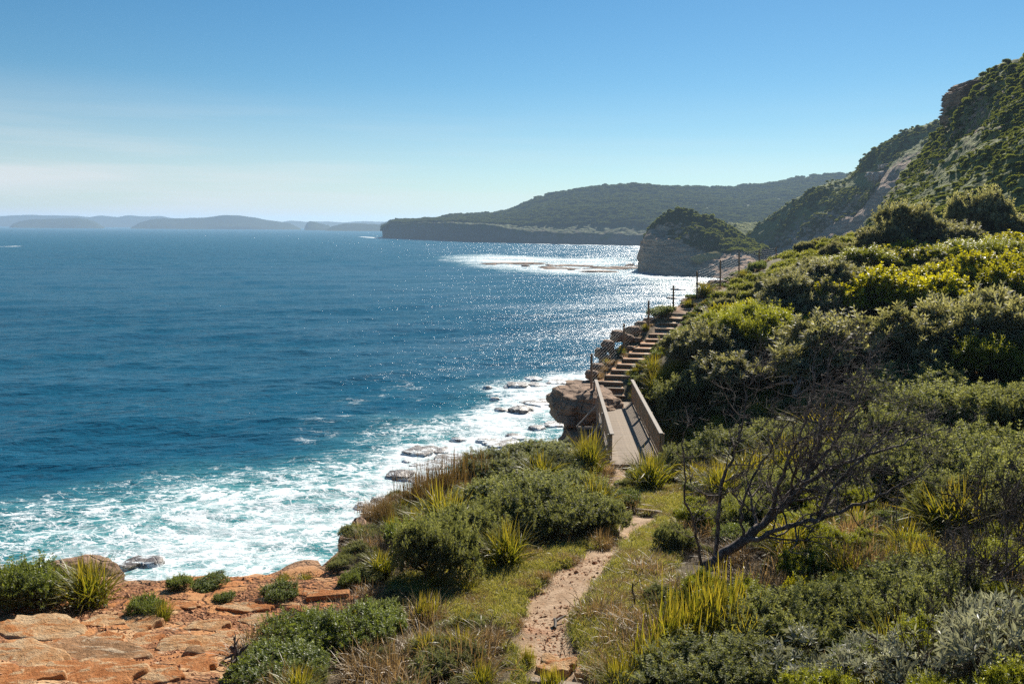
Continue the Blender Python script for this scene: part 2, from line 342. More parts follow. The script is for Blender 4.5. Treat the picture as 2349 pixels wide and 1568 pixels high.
t = NT('pale_sandstone_face'); co = t.coord(); M['pale'] = t.done(t.bsdf(t.mix(t.rng(t.noise(t.mapping(co, (1, 1, .25)), .5, 6, .7), .4, .62), (.40, .36, .31), (.24, .15, .10)), .95, .1))

# ------------------------------------------------------------------ haze
bm = bmesh.new(); bmesh.ops.create_cube(bm, size=1); me = bpy.data.meshes.new('haze'); bm.to_mesh(me); bm.free()
hz = obj('haze', me, kind='stuff'); hz.scale = (15200, 15200, 156); hz.location = (0, 5000, 68)
hm = bpy.data.materials.new('haze_air'); hm.use_nodes = True; hn = hm.node_tree; hn.nodes.clear()
ho = hn.nodes.new('ShaderNodeOutputMaterial'); hv = hn.nodes.new('ShaderNodeVolumePrincipled')
hv.inputs['Density'].default_value = 0.000125; hv.inputs['Color'].default_value = (.50, .72, .98, 1); hv.inputs['Anisotropy'].default_value = .25
hn.links.new(hv.outputs[0], ho.inputs['Volume']); me.materials.append(hm)

# ------------------------------------------------------------------ stair and fence stations (needed by the ground)
DECK_Z = 15.5
dl0, dl1 = WZ(1402, 1062, DECK_Z), WZ(1366, 922, DECK_Z)
dr0, dr1 = WZ(1514, 1060, DECK_Z), WZ(1449, 922, DECK_Z)
step_uv = [(1376, 904), (1374, 887.6), (1372, 873.6), (1391, 860), (1405, 847.5), (1418, 834.5), (1431, 822), (1445, 810), (1456, 798), (1471, 787.5), (1484, 777.5), (1491, 765.5), (1505, 752.5), (1511, 740), (1525, 729), (1536, 718), (1549, 708)]
STEPS = []
for i, (u, v) in enumerate(step_uv):
    z = DECK_Z + .19*(i+1); STEPS.append(WZ(u, v, z))
# smooth the run so treads advance evenly
ys = np.array([p.y for p in STEPS]); k = np.polyfit(np.arange(17), ys, 2); ys2 = np.polyval(k, np.arange(17))
for i, (u, v) in enumerate(step_uv):
    STEPS[i] = WY(u, v, float(ys2[i]))
POSTS = [(1357, 811, 892, 38.6), (1431.4, 742, 805, 45), (1488, 689, 748, 48), (1545, 654.5, 701, 51.5), (1599.3, 621, 683.4, 54), (1652.7, 596.7, 658.5, 58), (1695.6, 577.8, 632, 62), (1741.6, 572, 620, 67), (1780.5, 567, 614, 73)]

# ------------------------------------------------------------------ near ground
ctrl = []
def cp(u, v, Y, dz=0): p = WY(u, v, Y); ctrl.append((p.x, p.y, p.z+dz))
def cw(x, y, z): ctrl.append((x, y, z+24))
for u, v, Y in [(1260, 1568, 10), (1290, 1420, 12.5), (1350, 1300, 15.3), (1400, 1235, 18), (1480, 1175, 20.5), (1410, 1100, 26), (1402, 1066, 28.4),
                (0, 1568, 9.2), (300, 1568, 9.5), (540, 1568, 9.9), (0, 1400, 12.8), (270, 1362, 14.2), (450, 1345, 14.6), (600, 1330, 14.8), (740, 1322, 15.0), (650, 1450, 12.3),
                (900, 1330, 14.8), (1150, 1300, 15.6), (1000, 1420, 12.6), (785, 1225, 18.6), (950, 1160, 21.5), (1100, 1110, 25), (1290, 1045, 29.5),
                (1600, 1160, 21), (1690, 655, 60)]: cp(u, v, Y)
for p in STEPS[::2]: ctrl.append((p.x+.5, p.y, p.z-.15))
for u, vt, vb, Y in POSTS: cp(u, vb, Y, -.05)
cw(4.4, 33, -13.2); cw(5.5, 34.5, -12.2); cw(6.6, 33, -11.0); cw(9.5, 32.5, -8.2); cw(12, 31, -7.4)
p = dr1; ctrl.append((p.x+.3, p.y+.6, 15.3)); p = dl1; ctrl.append((p.x-.4, p.y+.6, 15.2)); p = dr0; ctrl.append((p.x, p.y-.6, 15.3))
for q in [(4.2, 6.5, -4.9), (3.3, 8.5, -5.7), (2.4, 6, -5.2), (0, 6, -5.2), (-6, 6, -4.6), (0, 3, -2.2), (-8, 3, -3.0), (8, 3, -1.8), (3.6, 15, -6.75), (9.6, 15, -6.2), (16.7, 26, -6.0), (24, 38, -4.8), (38, 60, -2.0), (8, 20, -7.35),
          (12, 30, -7.6), (15, 38, -6.9), (19, 48, -3.9), (12.4, 43, -5.9), (23, 70, -2.6), (29, 65, -1.0), (10, 37, -7.3), (9.5, 41, -6.5), (16, 9, -3.2), (26, 20, -4), (40, 40, -2.5), (50, 72, -.5), (45, 90, -3), (25, 90, -3), (-20, 12, -6.3), (-14, 9, -5.6), (60, 60, 0), (60, 90, -2)]: cw(*q)
ctrl = np.array(ctrl)
def tps_fit(P, lam=.02):
    X = P[:, :2]; n = len(P); d = np.linalg.norm(X[:, None]-X[None], axis=2); K = np.where(d > 0, d*d*np.log(d+1e-9), 0)+lam*n*np.eye(n)
    A = np.zeros((n+3, n+3)); A[:n, :n] = K; A[:n, n] = 1; A[:n, n+1:] = X; A[n, :n] = 1; A[n+1:, :n] = X.T
    return X, np.linalg.solve(A, np.concatenate([P[:, 2], [0, 0, 0]]))
TX, TW = tps_fit(ctrl)
def tps(x, y):
    sh = np.shape(x); q = np.stack([np.ravel(x), np.ravel(y)], 1); out = np.empty(len(q))
    for s in range(0, len(q), 20000):
        b = q[s:s+20000]; d2 = ((b[:, None]-TX[None])**2).sum(2); K = .5*d2*np.log(d2+1e-12)
        out[s:s+20000] = K@TW[:-3]+TW[-3]+b@TW[-2:]
    return out.reshape(sh)
def pt(u, v, Y): p = WY(u, v, Y); return (p.x, p.y)
EDGE = [(-40, 9.5), (-20, 13.3), (-11.5, 14.6), pt(80, 1350, 15.2), pt(270, 1352, 14.9), pt(370, 1345, 15.0), pt(450, 1335, 15.3), pt(600, 1322, 15.4), pt(735, 1318, 15.5), pt(765, 1290, 16.2),
        pt(775, 1215, 18.9), pt(830, 1185, 20.4), pt(905, 1120, 23), pt(1000, 1090, 25.2), pt(1100, 1060, 27.2), pt(1200, 1035, 29), pt(1310, 1030, 30.6), (4.6, 31.6), (6.6, 32.4), (6.8, 33.8), (5.0, 35.2), pt(1335, 950, 36.2), pt(1300, 900, 38.2), pt(1345, 870, 40.5),
        pt(1385, 830, 43), pt(1410, 780, 45.2), pt(1450, 745, 47.6), pt(1500, 722, 49.8), pt(1550, 700, 52.6), pt(1590, 682, 55), pt(1640, 655, 60), pt(1685, 625, 65), pt(1720, 605, 71), pt(1760, 590, 79), (34, 92), (60, 96)]
EDGE = np.array(EDGE)
LAND = np.concatenate([EDGE, [(140, 98), (140, -10), (-40, -10)]])
def inside(x, y, poly):
    c = np.zeros(np.shape(x), bool); j = len(poly)-1
    for i in range(len(poly)):
        xi, yi = poly[i]; xj, yj = poly[j]
        c ^= ((yi > y) != (yj > y)) & (x < (xj-xi)*(y-yi)/(yj-yi+1e-12)+xi); j = i
    return c
def dist_poly(x, y, pl, closed=False):
    d = np.full(np.shape(x), 1e9); n = len(pl)
    for i in range(n if closed else n-1):
        a = pl[i]; b = pl[(i+1) % n]; ab = (b[0]-a[0], b[1]-a[1]); L = ab[0]**2+ab[1]**2+1e-12
        t_ = np.clip(((x-a[0])*ab[0]+(y-a[1])*ab[1])/L, 0, 1); d = np.minimum(d, np.hypot(x-a[0]-t_*ab[0], y-a[1]-t_*ab[1]))
    return d
def sstep(a, b, x): t_ = np.clip((x-a)/(b-a), 0, 1); return t_*t_*(3-2*t_)
def near_height(x, y):
    z = tps(x, y)
    z = z + .10*fbm(P3(x*.55, y*.55), 4) + .035*fbm(P3(x*2.2, y*2.2, 5), 3)
    d = dist_poly(x, y, EDGE)+.35*fbm(P3(x*.45, y*.45, 9), 3); s = np.where(inside(x, y, LAND), d, -d)
    drop = sstep(.15, -1.9, s)
    step = .35*np.floor(drop*9)/9+.65*drop
    return z*(1-step)+(-2.5)*step, s
xs = np.concatenate([np.arange(-40, -14, .6), np.arange(-14, 14, .14), np.arange(14, 30, .35), np.arange(30, 62, 1.0)])
yy = np.concatenate([np.arange(2.5, 8, .4), np.arange(8, 24, .13), np.arange(24, 60, .24), np.arange(60, 92, .6)])
GX, GY = np.meshgrid(xs, yy)
GZ, GS = near_height(GX, GY)
def gz(x, y):
    x = np.asarray(x, float); y = np.asarray(y, float)
    i = np.clip(np.searchsorted(xs, x)-1, 0, len(xs)-2); j = np.clip(np.searchsorted(yy, y)-1, 0, len(yy)-2)
    a = np.clip((x-xs[i])/(xs[i+1]-xs[i]), 0, 1); b = np.clip((y-yy[j])/(yy[j+1]-yy[j]), 0, 1)
    return (GZ[j, i]*(1-a)+GZ[j, i+1]*a)*(1-b)+(GZ[j+1, i]*(1-a)+GZ[j+1, i+1]*a)*b
def gs(x, y):
    i = np.clip(np.searchsorted(xs, x)-1, 0, len(xs)-2); j = np.clip(np.searchsorted(yy, y)-1, 0, len(yy)-2); return GS[j, i]
def hit(u, v, y0=7.0, y1=90):
    """first place on the ground seen along that direction"""
    Y = np.arange(y0, y1, .08); d = ray(u, v); t_ = Y/d.y; X = d.x*t_; Z = CAM.z+d.z*t_; g = gz(X, Y)
    w = np.nonzero(Z < g+.02)[0]
    if not len(w): return None
    k_ = w[0]; return Vector((X[k_], Y[k_], g[k_]))
def wpoly(pts): return np.array([tuple(hit(u, v) or WY(u, v, 20))[:2] for u, v in pts])
PATH = wpoly([(1205, 1640), (1203, 1567), (1200, 1500), (1188, 1450), (1190, 1392), (1226, 1340), (1302, 1282), (1370, 1254), (1410, 1238), (1417, 1210), (1431, 1174), (1525, 1176), (1480, 1215), (1430, 1256), (1395, 1314), (1350, 1362), (1318, 1414), (1322, 1470), (1338, 1530), (1350, 1567), (1350, 1640)])
PATH2 = wpoly([(1385, 1110), (1400, 1068), (1450, 1066), (1432, 1110), (1415, 1165), (1440, 1172), (1500, 1172), (1470, 1178), (1425, 1172)])
PATH3 = [(p.x-.1, p.y) for p in STEPS]+[(p.x+1.2, p.y) for p in STEPS[::-1]]
PATH4 = np.array([(STEPS[-1].x, STEPS[-1].y), (STEPS[-1].x+1.2, STEPS[-1].y-.3), pt(1660, 680, 57), pt(1700, 655, 60.5), pt(1712, 625, 66), pt(1700, 625, 66.5), pt(1680, 642, 62), pt(1640, 655, 59.5), pt(1590, 690, 55)])
ROCK = wpoly([(-400, 1568), (-300, 1380), (100, 1380), (275, 1330), (450, 1316), (740, 1305), (775, 1335), (900, 1365), (870, 1400), (760, 1400), (640, 1450), (560, 1500), (545, 1567)])
ROCK[:2] = [(-20, 5), (-20, 13)]; ROCK = np.concatenate([ROCK, [(-.5, 5), (-2, 3)]])
GRASS = wpoly([(900, 1345), (1000, 1300), (1120, 1290), (1240, 1270), (1350, 1245), (1430, 1180), (1440, 1120), (1560, 1090), (1590, 1150), (1570, 1230), (1530, 1300), (1540, 1360), (1450, 1420), (1400, 1500), (1330, 1567), (1180, 1567), (1200, 1450), (1050, 1420), (940, 1400)])
def mask(poly, soft=.12, nz_=.25, fr=1.1):
    d = dist_poly(GX, GY, poly, True); d = np.where(inside(GX, GY, poly), d, -d)+nz_*fbm(P3(GX*fr, GY*fr, 3), 4)
    return sstep(-soft, soft, d)
m_path = np.maximum.reduce([mask(PATH, .18, .26), mask(PATH2, .1, .15), mask(PATH3, .1, .1), mask(PATH4, .15, .2)])
m_rock = mask(ROCK, .2, .5, .8); m_grass = np.maximum(mask(GRASS, .5, .5), sstep(18, 26, GY)*0.3)
rockedge = sstep(1.0, .1, GS)*sstep(33, 36, GY)
gy_, gx_ = np.gradient(GZ, yy, xs); slope = np.hypot(gx_, gy_)
m_cliff = np.maximum(sstep(1.0, 2.0, slope), rockedge*.9)
# relief of the ledge: worn steps and hollows ; path slightly sunk
GZ += m_rock*(.10*np.round(fbm(P3(GX*.5, GY*.8, 21), 4)*4)/4) - m_path*.07 + m_rock*.03*fbm(P3(GX*2.5, GY*3, 8), 4)
# cliff faces: ledges pushed in and out, strata
NX = -gx_/np.sqrt(1+slope**2); NY = -gy_/np.sqrt(1+slope**2)
disp = (.9*fbm(np.stack([GX*.35, GY*.35, GZ*.9], -1), 4)+.35*np.sin(GZ*3.1+2*fbm(P3(GX*.2, GY*.2), 2)))*sstep(1.2, 3, slope)
VX = GX+NX*disp; VY = GY+NY*disp
me = mesh_np('ground', np.stack([VX, VY, GZ], -1).reshape(-1, 3), quads=grid_quads(*GX.shape), mat=M['terrain'],
             attrs=dict(path=m_path.ravel(), grass=m_grass.ravel(), rock=m_rock.ravel(), cliff=m_cliff.ravel()))
ground = obj('ground', me, kind='structure')

# ------------------------------------------------------------------ sea
def zp(pts): return np.array([tuple(WZ(u, v, 0))[:2] for u, v in pts])
FO_A = zp([(-300, 1150), (0, 1128), (230, 1098), (420, 1050), (560, 1040), (700, 1030), (790, 990), (870, 955), (960, 950), (1060, 925), (1100, 900), (1045, 885), (1090, 866), (1200, 862), (1290, 850), (1400, 835), (1500, 900), (1500, 1100), (1100, 1400), (760, 1700), (-600, 1700)])
FO_B = zp([(985, 590), (1030, 584), (1120, 581), (1300, 590), (1470, 590), (1470, 618), (1560, 636), (1660, 645), (1720, 655), (1700, 690), (1560, 690), (1520, 672), (1440, 640), (1370, 634), (1240, 632), (1130, 622), (1040, 610)])
FO_S = zp([(600, 985), (700, 925), (830, 885), (950, 860), (1050, 850), (1060, 900), (960, 950), (800, 990), (700, 1030)])
def fpoly(X, Y, poly, w0, w1):
    d = dist_poly(X, Y, poly, True); d = np.where(inside(X, Y, poly), d, -d); return d
NV, NU = 620, 520
tt = np.linspace(0, 1, NV); yv = 8*np.power(6900/8.0, tt**1.0); 
yv = np.concatenate([np.linspace(-30, 26, 12), np.geomspace(27, 240, 470), np.geomspace(242, 7000, 230)])
uu = np.linspace(-1, 1, NU); 
SY = np.repeat(yv[:, None], NU, 1); half = np.maximum(60, yv*.95)[:, None]; SX = uu[None, :]*half + np.minimum(0, 0)
dist = np.hypot(SX, SY)
def waves(x, y):
    h = np.zeros_like(x); r = np.random.RandomState(11)
    for L, A, n in ((38, .21, 4), (16, .10, 6), (7.0, .06, 10), (3.0, .035, 14)):
        for k_ in range(n):
            th = R(106)+r.normal()*.42; l = L*(.75+.5*r.rand()); kx, ky = math.cos(th)*2*math.pi/l, math.sin(th)*2*math.pi/l; ph = r.rand()*6.28
            cell = np.maximum(dist*.0045, .35); att = np.clip(1.4-3.2*cell/l, 0, 1)
            w = kx*x+ky*y+ph+.5*math.sin(k_); h += A/math.sqrt(n)*1.5*att*(1-2*np.abs(np.sin(w*.5))**.9*1.0+0.27)
    return h
SZ = waves(SX, SY)
ds = [np.where(inside(SX, SY, p_), 1, -1)*dist_poly(SX, SY, p_, True) for p_ in (FO_A, FO_B, FO_S)]
wob = 2.2*fbm(P3(SX*.09, SY*.09), 4)
fA = (.64*sstep(-3, 22, ds[0]+wob*2.6)**.8+.18*sstep(12, 34, ds[0]+wob*3)).clip(0, 1)*(SY < 150)
ROCKS_ = zp([(900, 1120), (960, 1060), (1010, 1035), (1110, 1012), (1150, 960), (1190, 940), (1240, 925), (1200, 890), (1280, 878), (1330, 870)]); fA = np.maximum(fA, .80*sstep(9, 1, dist_poly(SX, SY, ROCKS_)+wob*1.2)*(SY < 170))
fB = sstep(-8, 40, ds[1]+wob*7)*.90*(.55+.6*fbm(P3(SX*.012, SY*.06, 3), 4)).clip(.25,1)*1.25; fS = .20*sstep(-8, 12, ds[2]+wob*6)*sstep(-.25, .25, fbm(P3(SX*.10, SY*.14, 6), 4))
foam = np.maximum.reduce([fA, fB, fS])
# surf line along far headland and other shores
SURF = [zp([(830, 543), (880, 547), (960, 550), (1060, 553), (1150, 557), (1300, 561), (1470, 564), (1480, 566)]), zp([(1470, 632), (1540, 637), (1600, 640), (1700, 650)])]
for s_, w_, a_ in ((SURF[0], 14, .95), (SURF[1], 9, .9)):
    foam = np.maximum(foam, a_*sstep(w_, w_*.3, dist_poly(SX, SY, s_)+wob*1.5))
for (u, v, rx) in ((25, 565, 16), (947, 586, 3.2), (1575, 690, 12)):
    c_ = WZ(u, v, 0); foam = np.maximum(foam, .8*sstep(1, .1, np.hypot((SX-c_.x)/rx, (SY-c_.y)/(rx*1.2))))
turq = np.clip(sstep(-5, 17, ds[0]+wob*1.5)*.95*(SY < 130)+.35*sstep(-5, 25, ds[1]+wob)+.4*fS, 0, 1)
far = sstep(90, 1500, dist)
SZ = SZ*(1-.35*fA) + fA*.10*fbm(P3(SX*.5, SY*.7, 4), 4)*(dist < 160)
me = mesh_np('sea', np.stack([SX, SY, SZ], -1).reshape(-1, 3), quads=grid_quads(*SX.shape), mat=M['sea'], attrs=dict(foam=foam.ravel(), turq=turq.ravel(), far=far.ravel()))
obj('sea_water', me, kind='structure')

# ------------------------------------------------------------------ far land masses
def resample(row, us, z0=None):
    """row: (u, v, Y) or (u, v) on the sea; returns world points along u"""
    P_ = [WY(*p) if len(p) == 3 else WZ(p[0], p[1], 0) for p in row]; P_ = np.array([tuple(p) for p in P_])
    L = np.concatenate([[0], np.cumsum([abs(row[i+1][0]-row[i][0])+.35*abs(row[i+1][1]-row[i][1]) for i in range(len(row)-1)])])
    s = us*L[-1]; return np.stack([np.interp(s, L, P_[:, k_]) for k_ in range(3)], 1)
def landmass(name, rows, cols, subs, mat, bump_a, bump_f, rock=None, crown=0, crown_f=.1, seed=0, spurs=0, **props):
    us = np.linspace(0, 1, cols); rr = [resample(r, us) for r in rows]; out = []; rk = []
    for k_ in range(len(rr)-1):
        n = subs[k_]
        for j in range(n):
            f = j/n; out.append(rr[k_]*(1-f)+rr[k_+1]*f); rk.append(np.full(cols, rock[k_]*(1-f)+rock[k_+1]*f if rock else 0))
    out.append(rr[-1]); rk.append(np.full(cols, rock[-1] if rock else 0)); V = np.array(out); RK = np.array(rk)
    du = np.gradient(V, axis=1); dv = np.gradient(V, axis=0); N = np.cross(du, dv); N /= np.linalg.norm(N, axis=2)[..., None]+1e-9
    N *= np.sign((N*np.array([0, -.5, 1])).sum(2))[..., None]
    fade = np.minimum(1, (V[..., 2]-0)/8).clip(0, 1)
    dsp = bump_a*fbm(V*bump_f+seed, 5, .55)
    if crown:
        c = np.abs(perlin(V*crown_f*1.0+seed))+.6*np.abs(perlin(V*crown_f*2.1)); dsp = dsp+crown*(.9-1.8*c)*(1-.8*RK)
    if spurs: q_ = (.57*V[..., 0]-.82*V[..., 2]); dsp = dsp+spurs*(1-2*np.abs(perlin(np.stack([q_*.085, V[..., 1]*.006, V[..., 0]*.006], -1))*1.6))
    strat = bump_a*.55*(perlin(V*np.array([bump_f*.7, bump_f*.7, bump_f*9])+seed)+.5*perlin(V*np.array([bump_f*5, bump_f*5, bump_f*1.5])+seed))*RK
    V = V+N*((dsp+strat)*fade)[..., None]
    me_ = mesh_np(name, V.reshape(-1, 3), quads=grid_quads(V.shape[0], V.shape[1]), mat=mat, attrs=dict(rock=RK.ravel()))
    return obj(name, me_, kind='structure', **props), V
def sheer(base, h, dy):   # lift a sea-level row to a cliff-top row
    return [(u, v-h_, WZ(u, v, 0).y+dy) for (u, v), h_ in zip(base, h)]
# E: the long forested headland
bE = [(877, 545), (900, 547), (950, 549), (1000, 551), (1050, 553), (1100, 555), (1150, 556.5), (1200, 558), (1300, 560), (1400, 562), (1480, 564), (1600, 567), (1800, 572), (2050, 578)]
tE = sheer(bE, [24, 34, 38, 40, 40, 38, 34, 28, 24, 24, 24, 26, 30, 34], 14)
rE = [(880, 522, 1640), (905, 508, 1640), (960, 504, 1620), (1000, 502.5, 1600), (1040, 498, 1580), (1100, 494, 1560), (1150, 488, 1560), (1200, 474, 1560), (1230, 459, 1560), (1270, 449, 1540), (1320, 439, 1520), (1380, 431, 1500), (1430, 426, 1480), (1500, 429, 1480), (1560, 432, 1500), (1600, 431, 1520), (1660, 433, 1540), (1700, 430, 1560), (1750, 425, 1560), (1820, 413, 1560), (1880, 406, 1540), (1930, 404, 1500), (2050, 400, 1500)]
mE = [(879, 530, 1600), (905, 515, 1590), (1000, 510, 1500), (1100, 508, 1420), (1150, 510, 1360), (1230, 500, 1300), (1320, 490, 1250), (1430, 490, 1200), (1600, 500, 1150), (1800, 500, 1130), (2050, 500, 1100)]
bk = [(u, v+40, Y+500) for u, v, Y in rE]
headland, VE = landmass('headland_hill', [[(u, v+6, WZ(u, v, 0).y) for u, v in bE], tE, mE, rE, bk], 560, [12, 40, 70, 14], M['forest'], 5, .012, rock=[1, .45, .0, 0, 0], crown=3.0, crown_f=.06)
# far coast layers
def farhill(row, Y, seed, dep=700):
    top = [(u, v, Y) for u, v in row]; us = [row[0][0], row[-1][0]]
    pts_b = [(u, proj((WY(u, 520, Y-dep*.5).x, Y-dep*.5, -1))[1], Y-dep*.5) for u, v in row]; bk_ = [(u, v+12, Y+dep) for u, v in row]
    return landmass('far_hill', [pts_b, top, bk_], 160, [16, 6], M['farhill'], 10, .004, rock=[0, 0, 0], seed=seed)
farhill([(-400, 499), (-200, 492), (-60, 497), (60, 494), (180, 495.5), (205, 497), (230, 493), (270, 497), (290, 493.5), (330, 497), (370, 495), (400, 500), (450, 502), (500, 504), (640, 510), (665, 507), (700, 509), (750, 507), (790, 510), (830, 507), (880, 509), (960, 506), (1100, 506)], 6800, 3, 400)
farhill([(22, 522), (30, 514), (45, 508), (80, 502), (120, 500), (180, 500.5), (205, 505), (222, 511), (240, 522)], 5000, 5, 400)
farhill([(298, 524), (318, 512), (345, 504), (370, 501), (430, 498), (470, 498), (500, 494), (520, 492.5), (560, 496), (585, 499), (610, 504), (640, 508), (665, 513), (690, 525)], 4800, 7, 400)
farhill([(698, 527), (701, 518), (706, 510), (713, 508), (722, 509), (730, 513), (755, 516), (764, 528)], 4300, 9, 300)
farhill([(745, 529), (752, 524), (765, 517), (790, 512), (830, 514), (870, 516), (888, 509), (910, 504), (930, 508), (990, 520)], 3900, 11, 300)
# C: rocky knob with trees on top
bC = [(1461, 617), (1470, 624), (1500, 628), (1550, 632), (1600, 635), (1660, 640), (1740, 650)]
tC = [(1471, 552, 452), (1478, 540, 446), (1510, 545, 436), (1560, 556, 428), (1600, 572, 420), (1660, 580, 410), (1740, 590, 400)]
mC = [(1479, 550, 457), (1490, 532, 454), (1528, 518, 448), (1570, 522, 440), (1620, 535, 430), (1660, 552, 420), (1740, 570, 410)]
rC = [(1486, 548, 462), (1498, 522, 462), (1513, 502, 460), (1535, 487, 458), (1565, 478, 456), (1600, 488, 452), (1650, 508, 446), (1685, 528, 440), (1712, 548, 436), (1760, 575, 430)]
bkC = [(u, v+25, Y+40) for u, v, Y in rC]
knob, VC = landmass('rock_headland', [[(u, v+10, WZ(u, v, 0).y) for u, v in bC], tC, mC, rC, bkC], 300, [60, 26, 26, 6], M['knob'], 3.2, .06, rock=[1, 1, .8, .1, 0], crown=.6, crown_f=.28, seed=31)
# B: the scrubby slope and cliffs behind
bB = [(1660, 640, 400), (1760, 640, 390), (1900, 660, 370), (2050, 640, 330), (2200, 600, 300), (2330, 560, 290)]
cB = [(1690, 595, 430), (1760, 590, 425), (1860, 560, 400), (1960, 500, 380), (2060, 420, 350), (2150, 400, 330), (2300, 380, 320)]
rB = [(1700, 556, 470), (1715, 538, 468), (1740, 512, 465), (1770, 491, 460), (1800, 471, 455), (1850, 442, 450), (1900, 419, 445), (1940, 405, 440), (1960, 386, 435), (1990, 356, 425), (2030, 331, 415), (2060, 316, 410), (2100, 301, 405), (2140, 286, 400), (2175, 275, 395), (2300, 255, 380)]
bkB = [(u, v+20, Y+80) for u, v, Y in rB]
slopeB, VB = landmass('scrub_hillside', [bB, cB, rB, bkB], 420, [50, 80, 8], M['slope'], 4.5, .028, rock=[.95, .80, .10, 0], crown=.4, crown_f=.3, seed=5)
# valley of trees between
vB = [(1640, 600, 470), (1700, 590, 480), (1780, 590, 480)]; vR = [(1640, 520, 540), (1680, 512, 540), (1700, 514, 545), (1730, 512, 550), (1790, 505, 550)]
landmass('wooded_valley', [vB, vR, [(u, v+20, Y+60) for u, v, Y in vR]], 90, [30, 4], M['slope'], 2, .05, rock=[0, 0, 0], crown=1.6, crown_f=.2, seed=12)
# A: the steep hillside on the right
fA_ = [(1900, 640, 120), (2000, 570, 110), (2080, 560, 100), (2349, 640, 84), (2900, 700, 60)]
nA = [(2010, 520, 165), (2060, 480, 150), (2180, 420, 128), (2349, 370, 110), (2900, 200, 75)]
mA = [(2062, 440, 185), (2100, 400, 175), (2200, 330, 155), (2349, 250, 135), (2900, 0, 95)]
rA = [(2078, 418, 195), (2100, 388, 192), (2130, 352, 190), (2160, 318, 187), (2182, 288, 184), (2186, 262, 181), (2184, 240, 180), (2195, 216, 178), (2230, 198, 174), (2270, 178, 168), (2300, 166, 164), (2349, 146, 158), (2420, 116, 152), (2900, -100, 120)]
bkA = [(u+10, v+6, Y+60) for u, v, Y in rA]
hillA, VA = landmass('steep_hillside', [fA_, nA, mA, rA, bkA], 420, [40, 50, 60, 8], M['hill'], 1.9, .09, rock=[.1, .30, .50, .45, 0], crown=.2, crown_f=.8, seed=8, spurs=2.0)


# ------------------------------------------------------------------ timber work
def beam_mesh(name, L, w, h, mat, bev=.006):
    bm = bmesh.new(); bmesh.ops.create_cube(bm, size=1)
    for v_ in bm.verts: v_.co = Vector(((v_.co.x+.5)*L, v_.co.y*w, v_.co.z*h))
    if bev: bmesh.ops.bevel(bm, geom=bm.edges[:], offset=min(bev, h*.3, w*.3), segments=1, affect='EDGES')
    me_ = bpy.data.meshes.new(name); bm.to_mesh(me_); bm.free(); me_.materials.append(mat); return me_
def put(name, me_, parent, p0, p1=None, up=(0, 0, 1), roll=0):
    """mesh with its length along local x, laid from p0 towards p1"""
    o = bpy.data.objects.new(name, me_); COL.objects.link(o); p0 = Vector(p0)
    if p1 is not None:
        x = (Vector(p1)-p0).normalized(); u_ = Vector(up); y = u_.cross(x).normalized(); z = x.cross(y)
        m = Matrix((x, y, z)).transposed().to_4x4(); o.rotation_euler = (m@Matrix.Rotation(roll, 4, 'X')).to_euler()
    o.location = p0-(parent.location if parent else Vector()); o.parent = parent
    return o
def beam(name, parent, p0, p1, w, h, mat, up=(0, 0, 1), bev=.006):
    return put(name, beam_mesh(name, (Vector(p1)-Vector(p0)).length, w, h, mat, bev), parent, p0, p1, up)
Zv = Vector((0, 0, 1))
bridge = thing('footbridge', dl0, 'weathered timber footbridge with slatted handrails on both sides crossing the rock gully', 'footbridge')
nb = 66
along = (dl1-dl0+dr1-dr0)/2; bl = beam_mesh('deck_board', 1.0, .142, .035, M['timber'])
for i in range(nb):
    f = (i+.5)/nb; a = dl0.lerp(dl1, f); b = dr0.lerp(dr1, f); e = (b-a).normalized()*.05
    jx = random.uniform(-.015, .015); o = put('deck_board', bl, bridge, a-e+Vector((jx, 0, -.02+random.uniform(-.003, .003))), b+e)
    o.scale = ((b-a).length+.1, 1, 1)
for f in (.12, .5, .88): beam('bearer', bridge, dl0.lerp(dr0, f)-Zv*.14, dl1.lerp(dr1, f)-Zv*.14, .1, .2, M['rail'])
sl = beam_mesh('baluster', .94, .014, .062, M['slat'], .003)
for side, (A, B) in enumerate(((dl0, dl1), (dr0, dr1))):
    out = Vector((-1, 0, 0)) if side == 0 else Vector((1, 0, 0)); ax = (B-A).normalized()
    beam('handrail', bridge, A+Zv*1.10-ax*.08, B+Zv*1.10+ax*.08, .15, .045, M['rail'])
    beam('upper_rail', bridge, A+Zv*1.02+out*.015, B+Zv*1.02+out*.015, .045, .09, M['slat'])
    beam('bottom_rail', bridge, A+Zv*.14+out*.015, B+Zv*.14+out*.015, .045, .09, M['rail'])
    n = 54
    for i in range(n):
        p = A.lerp(B, (i+.5)/n)-out*.022; put('baluster', sl, bridge, p+Zv*.10, p+Zv*1.06, up=ax)
    for k_, f in enumerate((.012, .34, .67, .985)):
        p = A.lerp(B, f)+out*.09
        po = beam('post', bridge, p-Zv*(1.1 if side == 0 else .5), p+Zv*1.06, .11, .11, M['rail'] if side == 0 else M['slat'], up=ax)
        if side == 0:
            q = p+out*.95-Zv*.40
            beam('brace', bridge, p+Zv*.62+out*.06, q, .06, .11, M['rail'], up=ax)
            beam('outrigger', bridge, q-out*.05-Zv*.03, p+Vector((.9, 0, -.43)), .09, .12, M['rail'])
            if k_ in (1, 2): beam('pier', bridge, p-Zv*2.2+out*.02, p-Zv*1.05+out*.02, .13, .13, M['rail'], up=ax)
tag(beam('sleeper', None, dl0+Vector((-.25, -.16, -.05)), dr0+Vector((.1, -.16, -.05)), .16, .14, M['timber']), 'pale timber threshold sleeper at the near end of the footbridge', 'sleeper')

